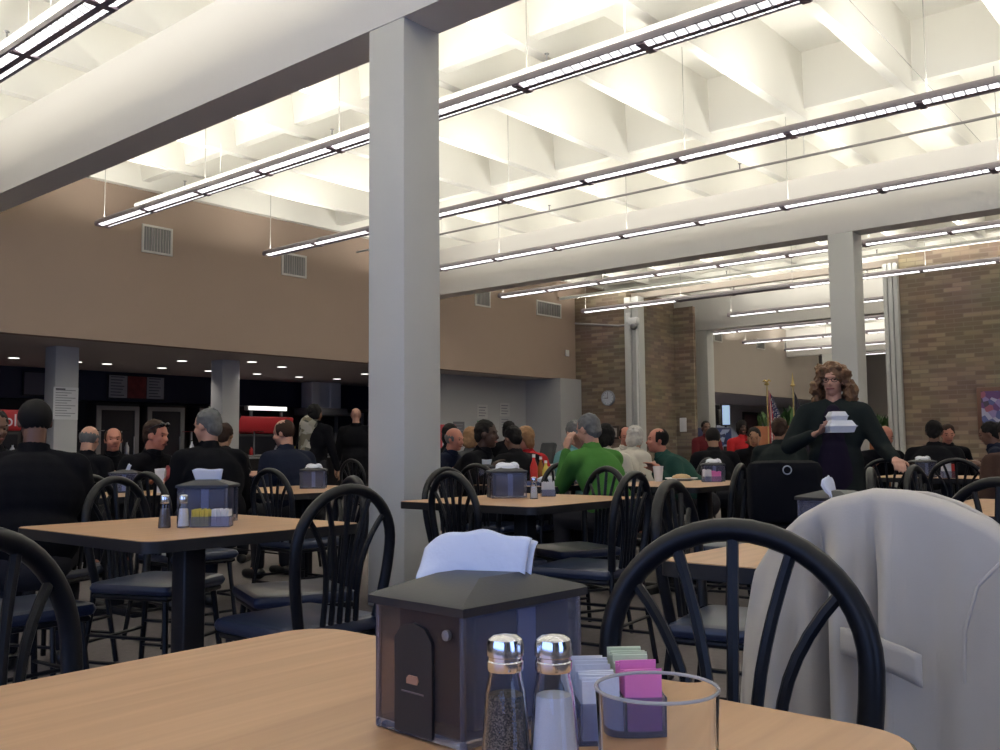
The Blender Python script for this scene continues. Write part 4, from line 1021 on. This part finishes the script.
        if style in ('balding', 'fringe', 'buzz'):
            h = MB(); nu, nv = 40, 26; keep = []
            def pt(i, j):
                a = 2*pi*i/nu; b = pi*j/nv; return V((.0815*sin(b)*cos(a), .0985*sin(b)*sin(a)-.012, .094*cos(b)+.030))
            fs = []
            for j in range(nv):
                for i in range(nu):
                    q = (pt(i, j)+pt(i+1, j+1))/2; edge = .012*sin(i*2.1)*.3
                    side = q.y < .028-.10*max(0, -.02-q.z) and q.z > -.045+edge and (q.z > -.012 or q.y < -.028)
                    if style == 'fringe': ok = side and q.z < .035+edge
                    elif style == 'balding': ok = side and (q.z < .085+edge or q.y < -.055)
                    else: ok = side or (q.z > .07 and q.y < .05)
                    if ok: fs.append((j*(nu+1)+i, j*(nu+1)+i+1, (j+1)*(nu+1)+i+1, (j+1)*(nu+1)+i))
            h.add([hp(*pt(i, j)) for j in range(nv+1) for i in range(nu+1)], fs)
            h.build('hair', HC[hair], t, angle=80, solid=.006)
        else:
            from mathutils import noise as NZ_
            amp, fr = (.016, 38) if style == 'long' else (.006, 45)
            remesh(h, 'hair', HC[hair], .009 if style != 'long' else .006, 2 if style != 'long' else 1, t, extra=lambda v: v+NZ_.noise_vector(v*fr)*amp)
    if extras:
        if 'glasses' in extras:
            for sx in (-1, 1):
                MB().tube([hp(sx*.032+.022*cos(a), .090, .006+.015*sin(a)) for a in [i*2*pi/12 for i in range(13)]], .0022*s, 5).build('glasses_rim', M_edge, t)
            MB().tube([hp(-.078, 0, .012), hp(-.056, .084, .010)], .002, 5).tube([hp(.078, 0, .012), hp(.056, .084, .010)], .002, 5).tube([hp(-.012, .094, .010), hp(.012, .094, .010)], .002, 5).build('glasses_temples', M_edge, t)
        if 'sunglasses' in extras:
            for sx in (-1, 1): MB().ell(hp(sx*.034, .062, .096), (.030*s, .012*s, .018*s), 12, 6, R4).build('sunglasses_lens', mat('dark_lens', (.01, .01, .012), .1), t)
            MB().tube([hp(-.086, -.02, .05), hp(-.076, .03, .085), hp(-.05, .066, .098), hp(.05, .066, .098), hp(.076, .03, .085), hp(.086, -.02, .05)], .0035*s, 6).build('sunglasses_frame', M_edge, t)
        if 'patch' in extras:
            for sx in extras['patch']:
                el, w = ik(sh[sx], V(hands[sx][:3]), .29*s, .26*s, (sx*.35, -.3, -.9)); c = sh[sx].lerp(el, .3)
                d = V((sx, .25, .1)).normalized(); Mp = Matrix.Translation(c+d*.068*s) @ d.to_track_quat('Z', 'Y').to_matrix().to_4x4()
                sp_ = MB().lathe([(.042, -.01), (.042, .008), (.001, .010)], 16, M=Mp, sy=1.2).build('shoulder_patch', mat('patch_red', (.22, .03, .03), .7), jko)
                MB().lathe([(.026, .008), (.026, .012), (.001, .013)], 14, M=Mp).build('patch_centre', mat('patch_cream', (.30, .28, .25), .7), jko)
        if 'shirt' in extras:
            b = MB(); b.ell(H+u*.30*s+V((0, .080*s*g, 0)), (.085*s, .070*s, .22*s), 14, 8, Matrix.Rotation(-th, 4, 'X')); b.ell(H+u*.02*s+V((0, .10*s*g, 0)), (.125*s, .095*s, .30*s), 14, 8)
            remesh(b, 'shirt', extras['shirt'], .010, 2, t)
    return t, base, Q, wr, sh, hp
BK = cloth('black', (.0055, .0055, .0075)); NV = cloth('navy', (.011, .014, .028)); GN = cloth('green', (.055, .165, .035)); RD = cloth('red', (.36, .02, .025))
WH = cloth('white', (.55, .52, .46)); TL = cloth('teal', (.09, .20, .21)); DG = cloth('dark_green', (.02, .06, .05)); CH = cloth('charcoal', (.014, .018, .018)); BR = cloth('brown_jacket', (.05, .028, .022)); GY = cloth('grey', (.05, .05, .055))
def P(px, py, D): return atd(px, py, D)
person('big man in a black jacket seated with his back turned at the left edge', P(36, 401, 4.3), 172, top=BK, skin='brown', hair='black', style='buzz', girth=1.4, head=(18, 8), side_lean=0, lean=14)
person('partly cut off dark haired person at the very left edge', P(-3, 412, 5.6), 20, top=BK, skin='brown', hair='black', style='short')
person('man with pale bald head almost hidden behind the big black jacket', P(92, 430, 7.6), 150, top=BK, skin='light', hair='grey', style='fringe')
person('ruddy man facing the camera eating with white napkin at his chin', P(114, 431, 8.2), 5, top=BK, skin='red', hair='brown', style='balding', head=(0, -15))
t = person('smiling man in black with sunglasses pushed up on his head', P(160, 424, 6.7), 48, top=BK, skin='red', hair='brown', style='short', girth=1.15, extras={'sunglasses': 1, 'patch': (-1,)}, head=(8, -6))
person('grey haired man in black with his back turned, facing the smiling man', P(206, 411, 6.0), 205, top=BK, skin='light', hair='grey', style='short', girth=1.2, extras={'patch': (-1,)}, head=(28, 0))
person('brown haired diner partly hidden behind the grey haired man', P(226, 426, 8.4), 160, top=BK, skin='tan', hair='brown', style='short')
person('balding man in navy jacket with his head turned left', P(282, 422, 7.5), 215, top=NV, skin='light', hair='brown', style='balding', girth=1.2, head=(30, 0))
camo = pattern_mat('camo_print', [(.25, .24, .20), (.05, .05, .04), (.14, .12, .08), (.33, .31, .27)], 14, .8)
t, base, Q, wr, sh, hp = person('standing woman with dark hair and camouflage vest at the serving line', P(316, 404, 11.4), 150, stand=True, top=BK, skin='tan', hair='black', style='full', head=(-30, 0))
b = MB(); b.cap((-.07, 0, 1.32), (-.10, 0, .85), .13, .12, 14); remesh(b, 'camouflage_vest', camo, .012, 3, t)
person('standing bald man in black with his back turned, left of the column', P(356, 407, 12.3), 178, stand=True, top=BK, skin='light', hair=None, girth=1.25)
person('bald man in dark jacket seated just right of the tall column', P(458, 432, 8.6), 60, top=NV, skin='red', hair='grey', style='fringe', head=(0, -10))
person('woman with black hair seated beyond the bald man by the column', P(453, 426, 10.6), 100, top=BK, skin='tan', hair='black', style='full')
person('blond haired diner with the back turned behind the bald man', P(472, 432, 9.7), 165, top=GY, skin='light', hair='blond', style='full')
person('dark skinned man in a black jacket leaning over the table', P(491, 424, 7.2), 70, top=BK, skin='dark', hair='black', style='short', girth=1.15, head=(0, -12), hands={1: (.10, .36, .84), -1: (-.16, .42, .80)})
person('dark haired man in black between the leaning man and the red sweater', P(510, 431, 8.3), 215, top=BK, skin='brown', hair='black', style='short', girth=1.1)
person('person with black hair standing far back near the grey wall', P(509, 422, 13.0), 180, stand=False, top=BK, skin='brown', hair='black', style='full', lean=0)
person('woman with reddish blond hair in a red sweater', P(520, 432, 8.9), -60, top=RD, skin='light', hair='blond', style='full', head=(0, -15), extras={'sweater': 1})
person('grey haired man in a bright green sweater seated facing left', P(585, 418, 6.6), 222, top=GN, skin='light', hair='grey', style='short', girth=1.12, head=(12, 0), hands={1: (.10, .46, 1.00), -1: (-.06, .44, 1.0)}, extras={'sweater': 1})
person('person in a teal shirt behind the green sweater', P(572, 424, 7.9), 215, top=TL, skin='light', hair='grey', style='short', extras={'sweater': 1})
person('diner with black hair and cream shirt, back turned', P(607, 430, 8.5), 165, top=WH, skin='light', hair='black', style='full', head=(-20, 0), extras={'sweater': 1})
person('ruddy man facing the camera between the black haired and white haired diners', P(626, 429, 10.4), 10, top=WH, skin='red', hair='brown', style='balding')
person('white haired diner in a white shirt', P(638, 431, 9.5), 140, top=WH, skin='light', hair='white', style='full', extras={'sweater': 1})
person('balding man in dark green leaning down over his food', P(652, 434, 8.0), -78, top=DG, skin='red', hair='black', style='balding', girth=1.15, head=(0, -22))
person('man with shaved head in black with his back to us, right of the pale column', P(712, 432, 9.6), 190, top=BK, skin='tan', hair='black', style='buzz')
person('man facing the camera resting his chin on his hand', P(754, 431, 10.6), 0, top=BK, skin='tan', hair='black', style='short', hands={1: (.03, .20, 1.02), -1: (-.16, .3, .80)})
person('standing dark skinned person in a red top far back', P(742, 421, 16.8), 20, top=RD, skin='dark', hair='black', style='full', lean=0)
person('man in red at the far left of the pale column', P(706, 421, 18.6), 20, top=cloth('maroon', (.10, .015, .02)), skin='brown', hair='black', style='short', lean=0)
person('man in charcoal with his back turned in front of the flags', P(780, 420, 8.8), 170, top=CH, skin='tan', hair='brown', style='short', girth=1.2)
person('bald ruddy man in black seen past the woman\'s arm', P(887, 430, 9.0), 30, top=BK, skin='red', hair=None)
person('dark haired officer in black with his back to the camera at far right', P(934, 424, 8.8), 175, top=BK, skin='brown', hair='black', style='short', girth=1.25)
person('officer facing the camera with a badge patch at far right', P(948, 427, 10.4), 12, top=BK, skin='red', hair='brown', style='short', extras={'patch': (1,)})
person('man in dark blue under the painting leaning left', P(985, 426, 8.9), -100, top=NV, skin='brown', hair='black', style='short', girth=1.1)
person('person in a dark brown jacket cut off by the right edge', P(1006, 425, 6.4), -150, top=BR, skin='brown', hair='black', style='short', girth=1.2)
# the woman carrying boxes
pw = P(832, 363, 5.75)
t, base, Q, wr, sh, hp = person('standing woman with curly auburn hair and glasses carrying white foam boxes', pw, -4, stand=True, top=CH, skin='light', hair='auburn', style='long', girth=1.12, head=(-8, 2), vox=.0055,
    hands={1: (.10, .30, 1.085, .9, -.3, -.8, 1), -1: (-.34, .27, .94, -.35, -.6, -.8)}, collar=False, extras={'glasses': 1, 'shirt': cloth('dark_purple', (.014, .010, .022))})
def boxes(px, py, w, d, h, D, lab, rz):
    q = atd(px, py, D); t = thing('takeout_box', lab, 'box', q, rz, 'foam boxes carried by the woman')
    def lay(mb, z0, z1, a, b):
        vs = [(sx*w*a, sy*d*a, z0) for sx, sy in ((-1, -1), (1, -1), (1, 1), (-1, 1))]+[(sx*w*b, sy*d*b, z1) for sx, sy in ((-1, -1), (1, -1), (1, 1), (-1, 1))]
        mb.add(vs, [(3, 2, 1, 0), (4, 5, 6, 7), (0, 1, 5, 4), (1, 2, 6, 5), (2, 3, 7, 6), (3, 0, 4, 7)])
    m = MB(); lay(m, 0, h*.48, .82, .97); m.build('tray', M_foam, t)
    m = MB(); lay(m, h*.48, h*.54, 1.03, 1.03); lay(m, h*.54, h, .97, .72); m.build('lid', M_foam, t)
    return q
q1 = boxes(839, 432.5, .080, .078, .070, 5.40, 'larger white foam takeout box held by the woman, lower one', R(38))
boxes(837, 421.2, .050, .054, .056, 5.40, 'smaller white foam takeout box on top of the larger one', R(38))

# ================================================================== DAYLIGHT AND SKY
w = bpy.data.worlds.new('world'); scn.world = w; w.use_nodes = True
bg = w.node_tree.nodes['Background']; sky = w.node_tree.nodes.new('ShaderNodeTexSky'); sky.sky_type = 'HOSEK_WILKIE'; sky.sun_direction = (.3, -.5, .4); sky.turbidity = 4
w.node_tree.links.new(sky.outputs[0], bg.inputs[0]); bg.inputs[1].default_value = .35
ld = bpy.data.lights.new('window_daylight', 'AREA'); ld.shape = 'RECTANGLE'; ld.size = 8.2; ld.size_y = 2.4; ld.energy = 420; ld.color = (.36, .52, 1.0)
lo = bpy.data.objects.new('window_daylight', ld); COL.objects.link(lo); lo.location = (XR+.3, .25, 1.75); lo.rotation_euler = (0, R(90), 0)
ld = bpy.data.lights.new('back_window_daylight', 'AREA'); ld.shape = 'RECTANGLE'; ld.size = 8.2; ld.size_y = 2.2; ld.energy = 380; ld.color = (.32, .48, 1.0)
lo = bpy.data.objects.new('back_window_daylight', ld); COL.objects.link(lo); lo.location = (-.75, Y0-.3, 1.95); lo.rotation_euler = (R(90), 0, 0)
for yy in (26, 31):  # fill spots added to brighten the far recess, no fittings there
    ld = bpy.data.lights.new('recess_fill', 'SPOT'); ld.spot_size = R(140); ld.energy = 260; ld.color = (.7, .8, 1); ld.shadow_soft_size = .2
    lo = bpy.data.objects.new('recess_fill', ld); COL.objects.link(lo); lo.location = (-14.4, yy, 2.5)
vs = scn.view_settings; vs.view_transform = 'Standard'; vs.look = 'None'; vs.gamma = 1; vs.exposure = -.95; vs.use_curve_mapping = False
